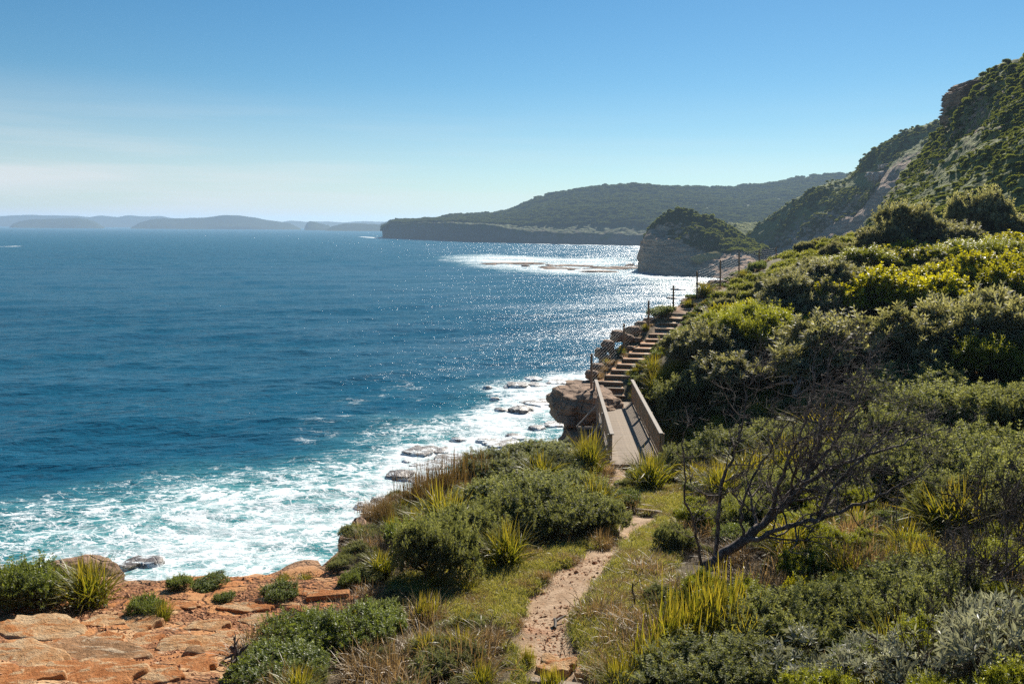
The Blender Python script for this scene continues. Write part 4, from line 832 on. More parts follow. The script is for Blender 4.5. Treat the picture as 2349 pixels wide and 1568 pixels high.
for s_ in range(3): proto('olive', rlobes(40+s_, 13, 1.0, 1.25, (.18, .40), squash=1.2), 'mid', n=2300, L=.10, W=.018, per=8, spread=(10, 60), seed=40+s_, noise_f=3.6, noise_a=.55, sprig=220, sprig_l=.22, up=1.0)
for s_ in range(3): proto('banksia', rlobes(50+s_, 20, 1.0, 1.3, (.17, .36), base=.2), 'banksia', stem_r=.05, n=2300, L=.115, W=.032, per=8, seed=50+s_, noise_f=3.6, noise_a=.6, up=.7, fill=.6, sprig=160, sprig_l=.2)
for s_ in range(2): proto('silver', rlobes(60+s_, 7, 1.0, .9, (.3, .45)), 'silver', stem_r=.022, stemk=9, n=120, L=.15, W=.030, per=8, spread=(35, 85), seed=60+s_, up=.9, noise_a=.5)
for s_ in range(2): proto('farbush', rlobes(70+s_, 5, 1.0, .8, (.4, .6)), 'farveg', n=240, L=.26, W=.13, per=5, seed=70+s_, noise_a=.35)
for s_ in range(2): proto('forestbush', rlobes(72+s_, 5, 1.0, .8, (.35, .6)), 'forestleaf', n=260, L=.22, W=.11, per=5, seed=172+s_, noise_a=.45)
for s_ in range(2): proto('fartree', rlobes(75+s_, 9, .75, 1.6, (.25, .5), base=.3), 'farveg', stem_r=.06, n=420, L=.24, W=.10, per=5, seed=75+s_, noise_a=.45)
def single(kind, ac, mat): PRO.setdefault(kind, []).append((ac.mesh(kind, M[mat], True), None))
for s_ in range(3): single('flax', tussock(330, 1.0, .75, .026, 80+s_, droop=.45, base=.12), 'flax')
for s_ in range(2): single('flaxup', tussock(260, 1.0, .35, .030, 85+s_, droop=.2, base=.22), 'flax')
for s_ in range(2): single('rush', tussock(420, 1.0, .28, .014, 90+s_, droop=.12, base=.28), 'rush')
for s_ in range(3): single('dry', tussock(420, .7, .8, .016, 95+s_, droop=.75, base=.25, stiff=1.0), 'dry')
for s_ in range(2): single('turf', tussock(60, .16, .14, .010, 100+s_, droop=.4, base=.07), 'turf')
def twigs_mesh(seed, n=40, R_=1.0, H=.9):
    ac = Acc(); r = np.random.RandomState(seed)
    def br(p, d, l, rad, dep):
        pts = [p]; q = p.copy(); dd = d.copy()
        for _ in range(4): dd = unit(dd+.28*r.normal(size=3)+np.array([.05, 0, .06])); q = q+dd*l/4; pts.append(q)
        ac.add(*tube_np(np.array(pts), np.linspace(rad, rad*.45, 5), 4))
        if dep:
            for _ in range(r.randint(2, 5)): k_ = r.randint(1, 5); br(pts[k_], unit(dd+.75*r.normal(size=3)), l*.6, rad*.55, dep-1)
    for _ in range(n):
        a = r.rand()*6.28; s_ = math.sqrt(r.rand())*R_*.5; br(np.array([math.cos(a)*s_, math.sin(a)*s_, -.05]), unit(np.array([math.cos(a)*.7, math.sin(a)*.7, .8])), H*.6, .011, 2)
    return ac
for s_ in range(2): single('twiggy', twigs_mesh(110+s_), 'twig')
CATN = dict(coast=('coastal_shrub', 'shrub'), green=('green_shrub', 'shrub'), bright=('bright_bush', 'bush'), olive=('olive_bush', 'bush'), banksia=('banksia_tree', 'tree'), silver=('silver_leaf_shrub', 'shrub'),
            farbush=('bush', 'bush'), forestbush=('bush', 'bush'), fartree=('tree', 'tree'), flax=('mat_rush', 'grass clump'), flaxup=('upright_mat_rush', 'grass clump'), rush=('brown_rush', 'rush clump'), dry=('dry_grass_tuft', 'grass clump'), twiggy=('bare_twig_shrub', 'shrub'))
cnt = {}
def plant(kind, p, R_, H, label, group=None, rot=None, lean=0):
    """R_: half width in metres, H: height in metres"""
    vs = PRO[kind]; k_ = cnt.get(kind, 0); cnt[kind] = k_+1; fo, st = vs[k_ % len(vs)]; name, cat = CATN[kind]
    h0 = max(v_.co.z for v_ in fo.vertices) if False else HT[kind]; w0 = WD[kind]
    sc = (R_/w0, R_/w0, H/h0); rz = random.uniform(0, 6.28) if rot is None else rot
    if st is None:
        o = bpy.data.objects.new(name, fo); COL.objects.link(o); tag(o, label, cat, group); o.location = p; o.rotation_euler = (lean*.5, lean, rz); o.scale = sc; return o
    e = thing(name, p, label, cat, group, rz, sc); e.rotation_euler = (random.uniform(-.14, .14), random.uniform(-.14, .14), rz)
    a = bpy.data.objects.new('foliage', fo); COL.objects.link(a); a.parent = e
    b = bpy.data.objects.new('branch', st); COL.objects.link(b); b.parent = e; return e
HT, WD = {}, {}
for k_, vs in PRO.items():
    hs = []; ws = []
    for fo, _ in vs:
        a = np.empty(len(fo.vertices)*3, dtype=np.float32); fo.vertices.foreach_get('co', a); a = a.reshape(-1, 3)
        hs.append(np.percentile(a[:, 2], 99)); ws.append(np.percentile(np.abs(a[:, :2]), 98))
    HT[k_] = float(np.mean(hs)); WD[k_] = float(np.mean(ws))
def PL(kind, u, v, w, h, label, group=None, sink=.05, lean=0):
    """u, v: foot of the plant as seen; w, h: size as seen"""
    if u >= 1800 and v < 900: v += 42; w *= .88; h *= .82
    p = hit(u, v)
    if p is None: print('no ground', kind, u, v); return
    s_ = (p-CAM).length/FD
    return plant(kind, p-Zv*sink, w*s_/2, h*s_, label, group, lean=lean)
G1 = 'grey green shrubs of the promontory'; G2 = 'shrubs of the slope right of the path'; G3 = 'big bushes above the steps'
L_ = [
 # promontory between ledge and bridge
 ('coast', 1235, 1058, 180, 48, 'grey-green shrub at the far tip of the promontory beside the footbridge braces'),
 ('coast', 1140, 1098, 170, 58, 'grey-green shrub just before the far tip of the promontory'),
 ('coast', 1280, 1095, 150, 60, 'grey-green shrub behind the yellow mat rush left of the footbridge'),
 ('coast', 1180, 1170, 220, 85, 'broad dark grey-green shrub in the middle of the promontory'),
 ('coast', 1310, 1170, 190, 85, 'grey-green shrub midway between promontory middle and path'),
 ('coast', 1260, 1230, 230, 120, 'large rounded shrub shading the ground left of the board edging'),
 ('coast', 1365, 1215, 140, 80, 'shrub touching the left side of the board edged path'),
 ('coast', 1150, 1240, 170, 100, 'grey-green shrub behind the starry mat rush'),
 ('coast', 1005, 1330, 190, 150, 'tall dark shrub rising above the grass at the near end of the promontory'),
 ('green', 935, 1270, 100, 80, 'shrub behind the tall dark shrub near the sheer rock face'),
 ('coast', 1060, 1270, 170, 110, 'shrub between the tall dark shrub and the starry mat rush'),
 ('flax', 1020, 1235, 160, 130, 'big yellow-green mat rush standing up in the promontory scrub'),
 ('flax', 1160, 1300, 150, 115, 'starry dark mat rush fountaining above the grass left of the path'),
 ('flax', 1350, 1090, 110, 110, 'bright yellow mat rush against the near post of the left handrail'),
 ('flax', 1335, 1062, 80, 55, 'yellow mat rush below the braces of the left handrail'),
 ('flax', 1240, 1110, 120, 80, 'yellow mat rush left of the one against the handrail post'),
 ('flax', 1365, 1180, 110, 100, 'mat rush with brown plumes left of the path below the footbridge'),
 ('flax', 1115, 1165, 130, 70, 'low yellow mat rush in the promontory scrub behind the big one'),
 ('flax', 1490, 1125, 130, 100, 'large dark based mat rush right of the near end of the footbridge'),
 ('flax', 1530, 1080, 120, 90, 'mat rush behind the large one right of the footbridge'),
 ('flax', 1500, 1055, 70, 50, 'mat rush leaning over the near right corner of the footbridge deck'),
 ('flax', 1560, 1040, 120, 75, 'mat rush at the near end of the right handrail'),
 ('rush', 960, 1160, 110, 100, 'brown rush clump on the cliff edge above the striped rock'),
 ('rush', 1020, 1135, 120, 100, 'brown rush clump second from the seaward end of the cliff edge'),
 ('rush', 1080, 1105, 120, 85, 'brown rush clump before the far shrubs on the cliff edge'),
 ('rush', 880, 1205, 80, 80, 'brown rush clump nearest the sheer rock face'),
 ('rush', 1125, 1080, 90, 60, 'small brown rush clump among the far cliff edge shrubs'),
 ('twiggy', 880, 1300, 120, 80, 'tangle of bare grey twigs on the slope beside the sheer rock face'),
 ('twiggy', 905, 1240, 80, 60, 'bare twig tangle above the other one near the cliff corner'),
 ('green', 805, 1345, 50, 34, 'small leafy shrub at the right end of the orange ledge'),
 ('dry', 845, 1368, 90, 36, 'low tuft of yellow grass beside the end of the ledge'),
 ('flax', 1072, 1362, 80, 46, 'small splayed mat rush on the grass below the starry one'),
 ('flax', 1005, 1352, 60, 46, 'small mat rush under the tall dark shrub'),
 ('dry', 1382, 1252, 90, 44, 'rounded grass hummock overhanging the path'),
 ('dry', 1300, 1250, 90, 34, 'low dry grass tuft beside the overhanging hummock'),
 # left shrubs on the ledge
 ('green', 45, 1400, 150, 95, 'dark green shrub cut by the left edge of the photo'),
 ('flax', 205, 1390, 150, 105, 'yellow-green mat rush spilling right on the orange ledge'),
 ('flax', 110, 1385, 120, 75, 'mat rush between the dark green shrub and the spilling one'),
 ('flaxup', 195, 1335, 60, 55, 'upright blades in front of the dark rock dome'),
 ('twiggy', 150, 1400, 150, 70, 'brown twiggy growth inside the left clump on the ledge'),
 ('green', 335, 1412, 70, 44, 'small green shrub alone on the orange ledge'),
 ('flax', 372, 1424, 56, 50, 'little mat rush beside the small shrub on the orange ledge'),
 ('green', 515, 1376, 44, 22, 'tiny shrub in the middle of the orange ledge'),
 ('green', 645, 1368, 75, 32, 'low dark shrub on the bare orange rock near the ledge rim'),
 ('green', 412, 1348, 54, 30, 'leafy shrublet on the ledge rim against the surf'),
 ('green', 480, 1340, 74, 20, 'low line of shrublets along the ledge rim'),
 ('flaxup', 650, 1328, 50, 18, 'short grassy sprig on the ledge rim'), ('flaxup', 700, 1326, 44, 16, 'short grassy sprig on the ledge rim just before the cliff corner'),
 # bottom centre
 ('green', 690, 1500, 190, 85, 'green shrub spreading over the lower edge of the orange ledge'),
 ('green', 830, 1480, 170, 75, 'green shrub in the bottom centre scrub next to the spreading one'),
 ('green', 640, 1560, 200, 70, 'low shrub at the bottom edge over a gnarled root'),
 ('twiggy', 740, 1480, 220, 100, 'dead brown twigs standing in the bottom centre scrub'),
 ('twiggy', 600, 1520, 130, 80, 'grey twigs at the left end of the bottom centre scrub'),
 ('flaxup', 812, 1448, 70, 56, 'few upright blades behind the bottom centre scrub'),
 ('flaxup', 975, 1425, 70, 70, 'sparse upright mat rush on the dry grass left of the path'),
 ('green', 870, 1440, 110, 54, 'small green shrub on the soil behind the bottom centre scrub'),
 ('twiggy', 930, 1425, 110, 60, 'sparse twigs beside the upright mat rush on the dry grass'),
 ('dry', 985, 1510, 200, 80, 'straw coloured grass mound in the bottom centre'),
 ('dry', 1080, 1540, 200, 90, 'yellow grass mound left of the path at the bottom'),
 ('dry', 900, 1560, 200, 80, 'tangled brown grass mound at the bottom edge'),
 ('dry', 1120, 1480, 130, 50, 'low straw grass mound beside the widening path'),
 ('flaxup', 1210, 1525, 40, 54, 'lone green shoot left of the path at the bottom'),
 ('flaxup', 1265, 1580, 60, 60, 'green shoots before the bottom sleeper'),
 # right of path near
 ('coast', 1540, 1262, 80, 60, 'rounded grey-green shrub left of the dead windswept tree'),
 ('dry', 1480, 1320, 150, 50, 'brown topped grass hummock right of the path'),
 ('dry', 1370, 1420, 150, 60, 'overhanging grass hummock on the right bank of the lower path'),
 ('dry', 1430, 1480, 150, 60, 'matted grass hummock on the right bank near the bottom'),
 ('dry', 1400, 1540, 120, 50, 'matted grass hummock at the foot of the right bank'),
 ('dry', 1530, 1400, 120, 44, 'low grass hummock by the dark stake'),
 ('flaxup', 1640, 1480, 190, 180, 'tall mat rush with golden flower spikes below the dead tree'),
 ('flaxup', 1560, 1500, 170, 150, 'tall mat rush left of the one with golden spikes'),
 ('flaxup', 1490, 1560, 150, 110, 'mat rush blades at the bottom edge right of the path'),
 ('flax', 1420, 1590, 130, 90, 'arching mat rush nearest the path at the bottom edge'),
 ('flaxup', 1600, 1600, 120, 90, 'bright yellow blades rising at the bottom right of the path'),
 ('coast', 1600, 1590, 260, 110, 'grey-green shrub filling the bottom right of the path'),
 ('coast', 1780, 1500, 220, 120, 'grey-green shrub below the dry grass right of the tall mat rush'),
 ('coast', 1900, 1470, 200, 110, 'dark grey-green shrub in the centre of the lower right scrub'),
 ('coast', 2060, 1470, 220, 130, 'shiny dark shrub in the lower right scrub'),
 ('coast', 2140, 1420, 240, 120, 'dark shrub above the shiny one in the lower right scrub'),
 ('coast', 1750, 1590, 220, 100, 'grey-green shrub at the bottom edge left of the silver leaves'),
 ('silver', 1870, 1600, 220, 120, 'silver leaved shrub at the bottom edge farthest left'),
 ('silver', 2010, 1600, 200, 120, 'silver leaved shrub second from the left at the bottom edge'),
 ('silver', 2150, 1620, 220, 150, 'silver leaved shrub in the middle of the bottom right corner'),
 ('silver', 2285, 1590, 220, 190, 'tallest silver leaved shrub in the bottom right corner'),
 ('silver', 2210, 1540, 170, 110, 'silver leaved shrub behind the ones in the bottom right corner'),
 ('silver', 2340, 1640, 260, 200, 'silver leaved shrub cut by the bottom right corner'),
 ('twiggy', 2300, 1400, 260, 200, 'mass of grey bare twigs by the right edge'),
 ('twiggy', 2320, 1260, 240, 190, 'dark bare twigs higher on the right edge'),
 ('twiggy', 2150, 1600, 300, 260, 'dark bare stems rising through the silver leaves'),
 ('dry', 1740, 1370, 170, 90, 'straw coloured grass right of the dead tree foot'),
 ('dry', 1850, 1330, 170, 80, 'dry grass behind the lower limb of the dead tree'),
 ('dry', 1980, 1340, 190, 110, 'tall bleached grass tussock in the hollow right of the dead tree'),
 ('dry', 2080, 1330, 160, 80, 'dry grass beside the bleached tussock'),
 ('dry', 1900, 1400, 170, 80, 'brown grass in front of the bleached tussock'),
 ('dry', 1960, 1250, 170, 80, 'brown grass behind the bleached tussock'),
 ('bright', 1830, 1390, 70, 70, 'bright green leafy sprig in the dry grass'),
 ('flax', 2180, 1240, 190, 130, 'yellow mat rush in the scrub near the right edge'),
 ('flax', 2080, 1270, 110, 80, 'smaller mat rush left of the one near the right edge'),
 ('coast', 1715, 1215, 130, 85, 'grey-green shrub behind the dead tree trunk'),
 ('coast', 1780, 1180, 150, 100, 'grey-green shrub inside the dead tree branches'),
 ('flax', 1650, 1150, 150, 95, 'yellow mat rush seen through the left twigs of the dead tree'),
 ('flax', 1720, 1110, 150, 80, 'yellow mat rush behind the dead tree on the left'),
 ('flax', 1800, 1090, 160, 90, 'golden mat rush behind the middle of the dead tree'),
 ('flax', 1890, 1010, 170, 80, 'yellow mat rush in the clearing below the big banksia trunk'),
 ('flax', 1960, 1000, 130, 70, 'yellow mat rush right of the clearing below the banksia trunk'),
 ('flax', 1650, 1030, 130, 70, 'yellow mat rush between the footbridge and the dead tree'),
 # mid slope
 ('coast', 1590, 1090, 130, 70, 'grey-green shrub right of the mat rushes by the footbridge'),
 ('coast', 1680, 1085, 190, 85, 'grey-green shrub on the level ground past the footbridge'),
 ('coast', 1780, 1050, 170, 80, 'grey-green shrub left of the golden mat rush clearing'),
 ('coast', 1990, 1130, 220, 110, 'grey-green shrub right of the dead tree top'),
 ('coast', 2060, 1050, 210, 110, 'grey-green shrub on the slope right of the clearing'),
 ('coast', 2130, 1140, 220, 110, 'dark grey-green shrub in the middle of the right slope'),
 ('coast', 2190, 1010, 240, 110, 'grey-green shrub high on the right slope'),
 ('coast', 2260, 1110, 240, 120, 'grey-green shrub near the right edge of the slope'),
 ('coast', 2330, 1020, 220, 120, 'grey-green shrub cut by the right edge on the upper slope'),
 ('coast', 2080, 950, 220, 100, 'grey-green shrub under the dark hollow of the banksias'),
 ('coast', 1950, 960, 180, 70, 'low shrub at the mouth of the dark hollow'),
 ('coast', 2330, 1180, 220, 120, 'grey-green shrub cut by the right edge lower down'),
 ('coast', 1900, 1170, 190, 90, 'grey-green shrub behind the upper limb of the dead tree'),
 ('coast', 2230, 1220, 200, 110, 'dark shrub behind the yellow mat rush near the right edge'),
 ('olive', 2290, 900, 170, 110, 'yellow-green feathery bush by the right edge'),
 # around steps
 ('flax', 1508, 915, 76, 80, 'large mat rush right of the lower steps'),
 ('flax', 1500, 868, 60, 60, 'mat rush overhanging the lower steps from the right'),
 ('flax', 1545, 885, 70, 70, 'mat rush behind the large one right of the lower steps'),
 ('flax', 1458, 925, 34, 40, 'mat rush at the far right corner of the footbridge'),
 ('flax', 1392, 838, 24, 20, 'small mat rush left of the middle steps'),
 ('flax', 1424, 812, 24, 22, 'small mat rush beside the second fence post'),
 ('flax', 1480, 758, 24, 20, 'small mat rush beside the third fence post'),
 ('flax', 1615, 680, 60, 40, 'mat rush beside the post at the top of the steps'),
 ('flax', 1580, 704, 30, 22, 'mat rush just left of the top steps'),
 ('flax', 1640, 724, 60, 36, 'mat rush right of the top steps'),
 ('dry', 1372, 868, 30, 18, 'dry grass cushion left of the lowest steps'), ('dry', 1388, 850, 26, 16, 'dry grass cushion left of the lower steps, above the lowest one'),
 ('green', 1530, 714, 26, 10, 'low shrub by the fourth fence post'), ('green', 1520, 725, 60, 24, 'low green mat by the cliff edge left of the upper steps'),
 ('flax', 1702, 640, 34, 24, 'mat rush at the foot of a post on the crest path'), ('green', 1738, 622, 40, 22, 'low shrub on the crest by the cable fence'),
 ('olive', 1800, 640, 60, 36, 'small dark bush behind the last fence posts'),
 # big bushes
 ('coast', 1620, 960, 190, 105, 'grey-green shrub in front of the dark hollow right of the footbridge'),
 ('coast', 1570, 1000, 130, 80, 'small leaved shrub behind the right handrail'),
 ('banksia', 1690, 930, 200, 110, 'silvery banksia bush in front of the dark hollow'),
 ('flax', 1555, 950, 80, 60, 'mat rush behind the right handrail'),
 ('banksia', 1580, 850, 130, 90, 'dark banksia bush right of the middle steps'),
 ('banksia', 1640, 860, 170, 110, 'banksia bush behind the one right of the middle steps'),
 ('olive', 1585, 815, 110, 60, 'olive bush overhanging the middle steps'),
 ('olive', 1650, 790, 110, 75, 'olive bush with yellow tips right of the upper steps'),
 ('olive', 1740, 830, 170, 130, 'rounded feathery olive bush at the end of the bright row'),
 ('olive', 1715, 790, 110, 85, 'olive bush left of the rounded feathery one'),
 ('bright', 1672, 750, 90, 50, 'yellow tipped bush just right of the top steps'),
 ('bright', 1740, 752, 120, 60, 'yellow tipped bush above the feathery olive bush'),
 ('bright', 1800, 740, 140, 75, 'bright green bush below the grey bank of banksias'),
 ('banksia', 1800, 705, 150, 95, 'grey banksia bush right of the path crest'),
 ('banksia', 1850, 690, 180, 120, 'tall grey banksia bush above the bright green bush'),
 ('banksia', 1772, 700, 80, 60, 'low grey banksia bush leaning over the crest path'),
 ('banksia', 1900, 655, 180, 110, 'grey banksia behind the tall grey one'),
 ('bright', 1950, 690, 190, 100, 'dark based bright bush at the left end of the sunlit row'),
 ('bright', 2050, 680, 210, 110, 'brightest yellow-green bush in the middle of the hillside'),
 ('bright', 2130, 690, 200, 110, 'bright yellow-green bush right of the brightest one'),
 ('bright', 2190, 640, 170, 90, 'bright bush behind the sunlit row on the right'),
 ('bright', 2010, 640, 150, 70, 'bright bush behind the brightest one'),
 ('bright', 2270, 640, 190, 110, 'dark based bright bush near the right edge'),
 ('bright', 2340, 670, 170, 110, 'bright bush cut by the right edge'),
 ('banksia', 1930, 860, 290, 200, 'wide silvery banksia tree over the dark hollow', ),
 ('banksia', 2060, 860, 260, 200, 'silvery banksia tree in the middle of the slope'),
 ('banksia', 2190, 830, 240, 190, 'silvery banksia tree left of the one at the right edge'),
 ('banksia', 2300, 830, 260, 220, 'tall silvery banksia tree at the right edge'),
 ('banksia', 1840, 830, 180, 130, 'darker banksia left of the wide silvery tree'),
 ('banksia', 2030, 556, 120, 80, 'banksia tree on the upper shelf farthest left'),
 ('banksia', 2085, 545, 130, 135, 'banksia tree on the upper shelf second from the left'),
 ('banksia', 2165, 550, 140, 85, 'banksia tree on the upper shelf in the middle'),
 ('banksia', 2240, 535, 120, 140, 'banksia tree on the upper shelf right of the middle one'),
 ('banksia', 2325, 540, 170, 90, 'banksia tree on the upper shelf by the right edge'),
 ('banksia', 1880, 610, 110, 65, 'grey banksia where the crest meets the cliff backdrop'),
 ('olive', 1980, 590, 170, 70, 'dark olive bush below the upper shelf trees'),
 ('bright', 2060, 570, 150, 60, 'yellow tipped bush below the upper shelf trees'),
 ('bright', 2130, 575, 150, 60, 'yellow tipped bush between olive bushes on the upper shelf'),
 ('olive', 2210, 580, 170, 80, 'olive bush on the upper shelf near the right edge'),
 ('bright', 2290, 560, 150, 70, 'yellow flowered bush on the upper shelf near the right edge'),
 ('olive', 1910, 620, 140, 60, 'dark olive bush behind the grey crest banksias'),
 ('olive', 2340, 600, 150, 90, 'olive bush cut by the right edge of the upper shelf'),
 ('twiggy', 2090, 620, 200, 60, 'bare grey thicket between the bright bushes'),
 ('twiggy', 1960, 640, 120, 50, 'small bare grey thicket left of the larger one'),
]
for e_ in L_: PL(*e_)

# ------------------------------------------------------------------ dead windswept tree, other dead wood
def limb(ac, pts, r0, r1, r, twigs=8, dep=3, tl=.9, wind=np.array([.55, .15, .65])):
    pts = np.array([tuple(p) for p in pts]); L = np.concatenate([[0], np.cumsum(np.linalg.norm(np.diff(pts, axis=0), axis=1))]); s_ = np.linspace(0, L[-1], max(8, int(L[-1]/.12)))
    C = np.stack([np.interp(s_, L, pts[:, k_]) for k_ in range(3)], 1)
    for _ in range(3): C[1:-1] = (C[:-2]+2*C[1:-1]+C[2:])/4
    C[1:-1] += .018*r.normal(size=(len(C)-2, 3)); rad = np.linspace(r0*1.25, r1*1.1, len(C)); ac.add(*tube_np(C, rad*(1+.1*r.normal(size=len(C))), 7))
    def br(p, d, l, rd, dd_):
        n = 6; P = [p]; q = p.copy(); d = d.copy()
        for _ in range(n): d = unit(d+.20*r.normal(size=3)+.10*wind); q = q+d*l/n; P.append(q)
        P = np.array(P); ac.add(*tube_np(P, np.linspace(rd, rd*.4, n+1), 5 if rd > .01 else 4))
        if dd_:
            for _ in range(r.randint(3, 6)):
                k_ = r.randint(2, n+1); br(P[k_], unit(d+.6*r.normal(size=3)), l*(.45+.25*r.rand()), rd*.55, dd_-1)
    for i in range(twigs):
        k_ = int((.28+.72*(i+r.rand())/twigs)*(len(C)-1)); k_ = min(k_, len(C)-2); d = unit(C[k_+1]-C[k_]+.55*r.normal(size=3)+.35*wind)
        br(C[k_], d, tl*(.6+.6*r.rand()), max(rad[k_]*.5, .008), dep-1)
base = hit(1612, 1318); Y0 = base.y
dead = thing('dead_tree', base, 'leafless windswept dead tree fanning dark branches to the upper right of the path', 'tree')
def D(u, v, dy=0): return WY(u, v, Y0+dy)-base
r_ = np.random.RandomState(5)
limbs = [([D(1606, 1330), D(1612, 1300), D(1640, 1284), D(1703, 1238, .1), D(1768, 1186, .3), D(1836, 1117, .6), D(1862, 1079, .8), D(1881, 997, 1.0), D(1890, 930, 1.1), D(1903, 800, 1.2)], .085, .010, 26, 1.1),
         ([D(1836, 1117, .6), D(1900, 1075, .8), D(1978, 1045, 1.1), D(2060, 1020, 1.4), D(2162, 982, 1.7)], .038, .008, 20, .9),
         ([D(1625, 1296), D(1648, 1284, .1), D(1703, 1245, .1), D(1811, 1206, -.2), D(1877, 1193, -.3), D(1991, 1150, -.5), D(2073, 1111, -.6), D(2145, 1062, -.7)], .055, .008, 24, .9),
         ([D(1612, 1320), D(1601, 1251, -.1), D(1590, 1190, -.2), D(1562, 1120, -.3), D(1575, 1070, -.3), D(1561, 1000, -.3), D(1590, 950, -.3)], .026, .007, 15, .6),
         ([D(1640, 1284, .1), D(1648, 1184, .3), D(1655, 1109, .4), D(1693, 1015, .5), D(1708, 944, .6), D(1712, 884, .7), D(1768, 832, .8)], .036, .007, 21, .8),
         ([D(1768, 1186, .3), D(1790, 1100, .2), D(1830, 1010, .1), D(1860, 930, 0), D(1870, 850, -.1)], .036, .007, 21, .8),
         ([D(1862, 1079, .8), D(1920, 1010, 1.0), D(1955, 940, 1.1), D(1990, 850, 1.2), D(1998, 790, 1.3)], .034, .007, 21, .8),
         ([D(1877, 1193, -.3), D(1900, 1130, -.3), D(1960, 1060, -.4), D(2030, 1000, -.4), D(2080, 930, -.5)], .03, .007, 18, .8),
         ([D(1703, 1245, .1), D(1700, 1150, .1), D(1740, 1070, .2), D(1790, 1000, .2), D(1830, 930, .3)], .026, .007, 16, .7),
         ([D(1610, 1310), D(1660, 1310, -.3), D(1720, 1340, -.5), D(1760, 1320, -.6)], .03, .006, 5, .4)]
for k_, (pts, a, b, tw, tl) in enumerate(limbs):
    ac = Acc(); limb(ac, pts, a, b, r_, tw, 3, tl); obj('trunk' if k_ == 0 else 'limb', ac.mesh('limb', M['deadwood']), dead)
def stick(name, pts, r0, r1, label, cat, mat='deadwood', twigs=0, tl=.3):
    P = [Vector(p) for p in pts]; o_ = P[0]; ac = Acc(); limb(ac, [p-o_ for p in P], r0, r1, np.random.RandomState(len(label)), twigs, 2, tl); o = obj(name, ac.mesh(name, M[mat]), loc=o_); return tag(o, label, cat)
b = hit(1455, 1398); stick('stake', [b-Zv*.1, b+Vector((-.02, 0, .25)), b+Vector((-.04, 0, .50))], .018, .012, 'dark broken stake with a side prong standing in the grass right of the path', 'stake', twigs=2, tl=.2)
b = hit(1272, 1445); stick('driftwood_stick', [b+Zv*.02, b+Vector((.05, .2, .07)), b+Vector((.2, .35, .06))], .022, .015, 'pale curved stick lying on the path beside the right bank', 'stick', 'trunk')
b = hit(1270, 1520); stick('fallen_twig', [b+Zv*.02, b+Vector((.25, .12, .04))], .012, .007, 'thin twig lying across the stones in the lower path', 'stick', twigs=2, tl=.2)
b = hit(1300, 1530); stick('fallen_twig', [b+Zv*.02, b+Vector((-.3, .15, .04))], .012, .007, 'second thin twig crossing the first on the lower path', 'stick')
b = hit(1510, 1205); stick('driftwood_stick', [hit(1628, 1140)+Zv*.02, hit(1622, 1160)+Zv*.05, hit(1620, 1175)+Zv*.05], .015, .01, 'bleached stick hanging under the large mat rush', 'stick', 'trunk') if False else None
p = hit(548, 1545); stick('gnarled_root', [p-Zv*.1, p+Vector((-.02, 0, .14)), p+Vector((.03, .02, .30)), p+Vector((-.12, .05, .40))], .06, .03, 'gnarled dark root stump at the left end of the bottom centre scrub', 'stump', twigs=5, tl=.3)
# exposed trunk under the wide banksia
b = hit(1800, 960); q = WY(1860, 800, b.y+.5)
stick('leaning_tree', [b-Zv*.1, WY(1830, 890, b.y+.2), WY(1838, 860, b.y+.3), WY(1870, 810, b.y+.6)], .13, .07, 'leaning grey trunk showing in the dark hollow under the wide banksia', 'tree', 'trunk', twigs=7, tl=1.1)
for (u, v, s_, lab) in ((2200, 1430, .9, 'dark leafless shrub among the scrub by the right edge'), (2290, 1230, 1.0, 'dark leafless shrub near the right edge below the upper slope')):
    b = hit(u, v); e_ = thing('dead_shrub', b, lab, 'shrub')
    for k_ in range(4):
        ac = Acc(); a_ = r_.rand()*1.5-.2; limb(ac, [(0, 0, -.1), (.1*math.cos(a_), .1*math.sin(a_), .3*s_), (.55*s_*math.cos(a_), .3*math.sin(a_), .75*s_), (1.0*s_*math.cos(a_), .5*math.sin(a_), 1.1*s_)], .035, .008, r_, 8, 3, .6); obj('limb', ac.mesh('limb', M['deadwood']), e_)

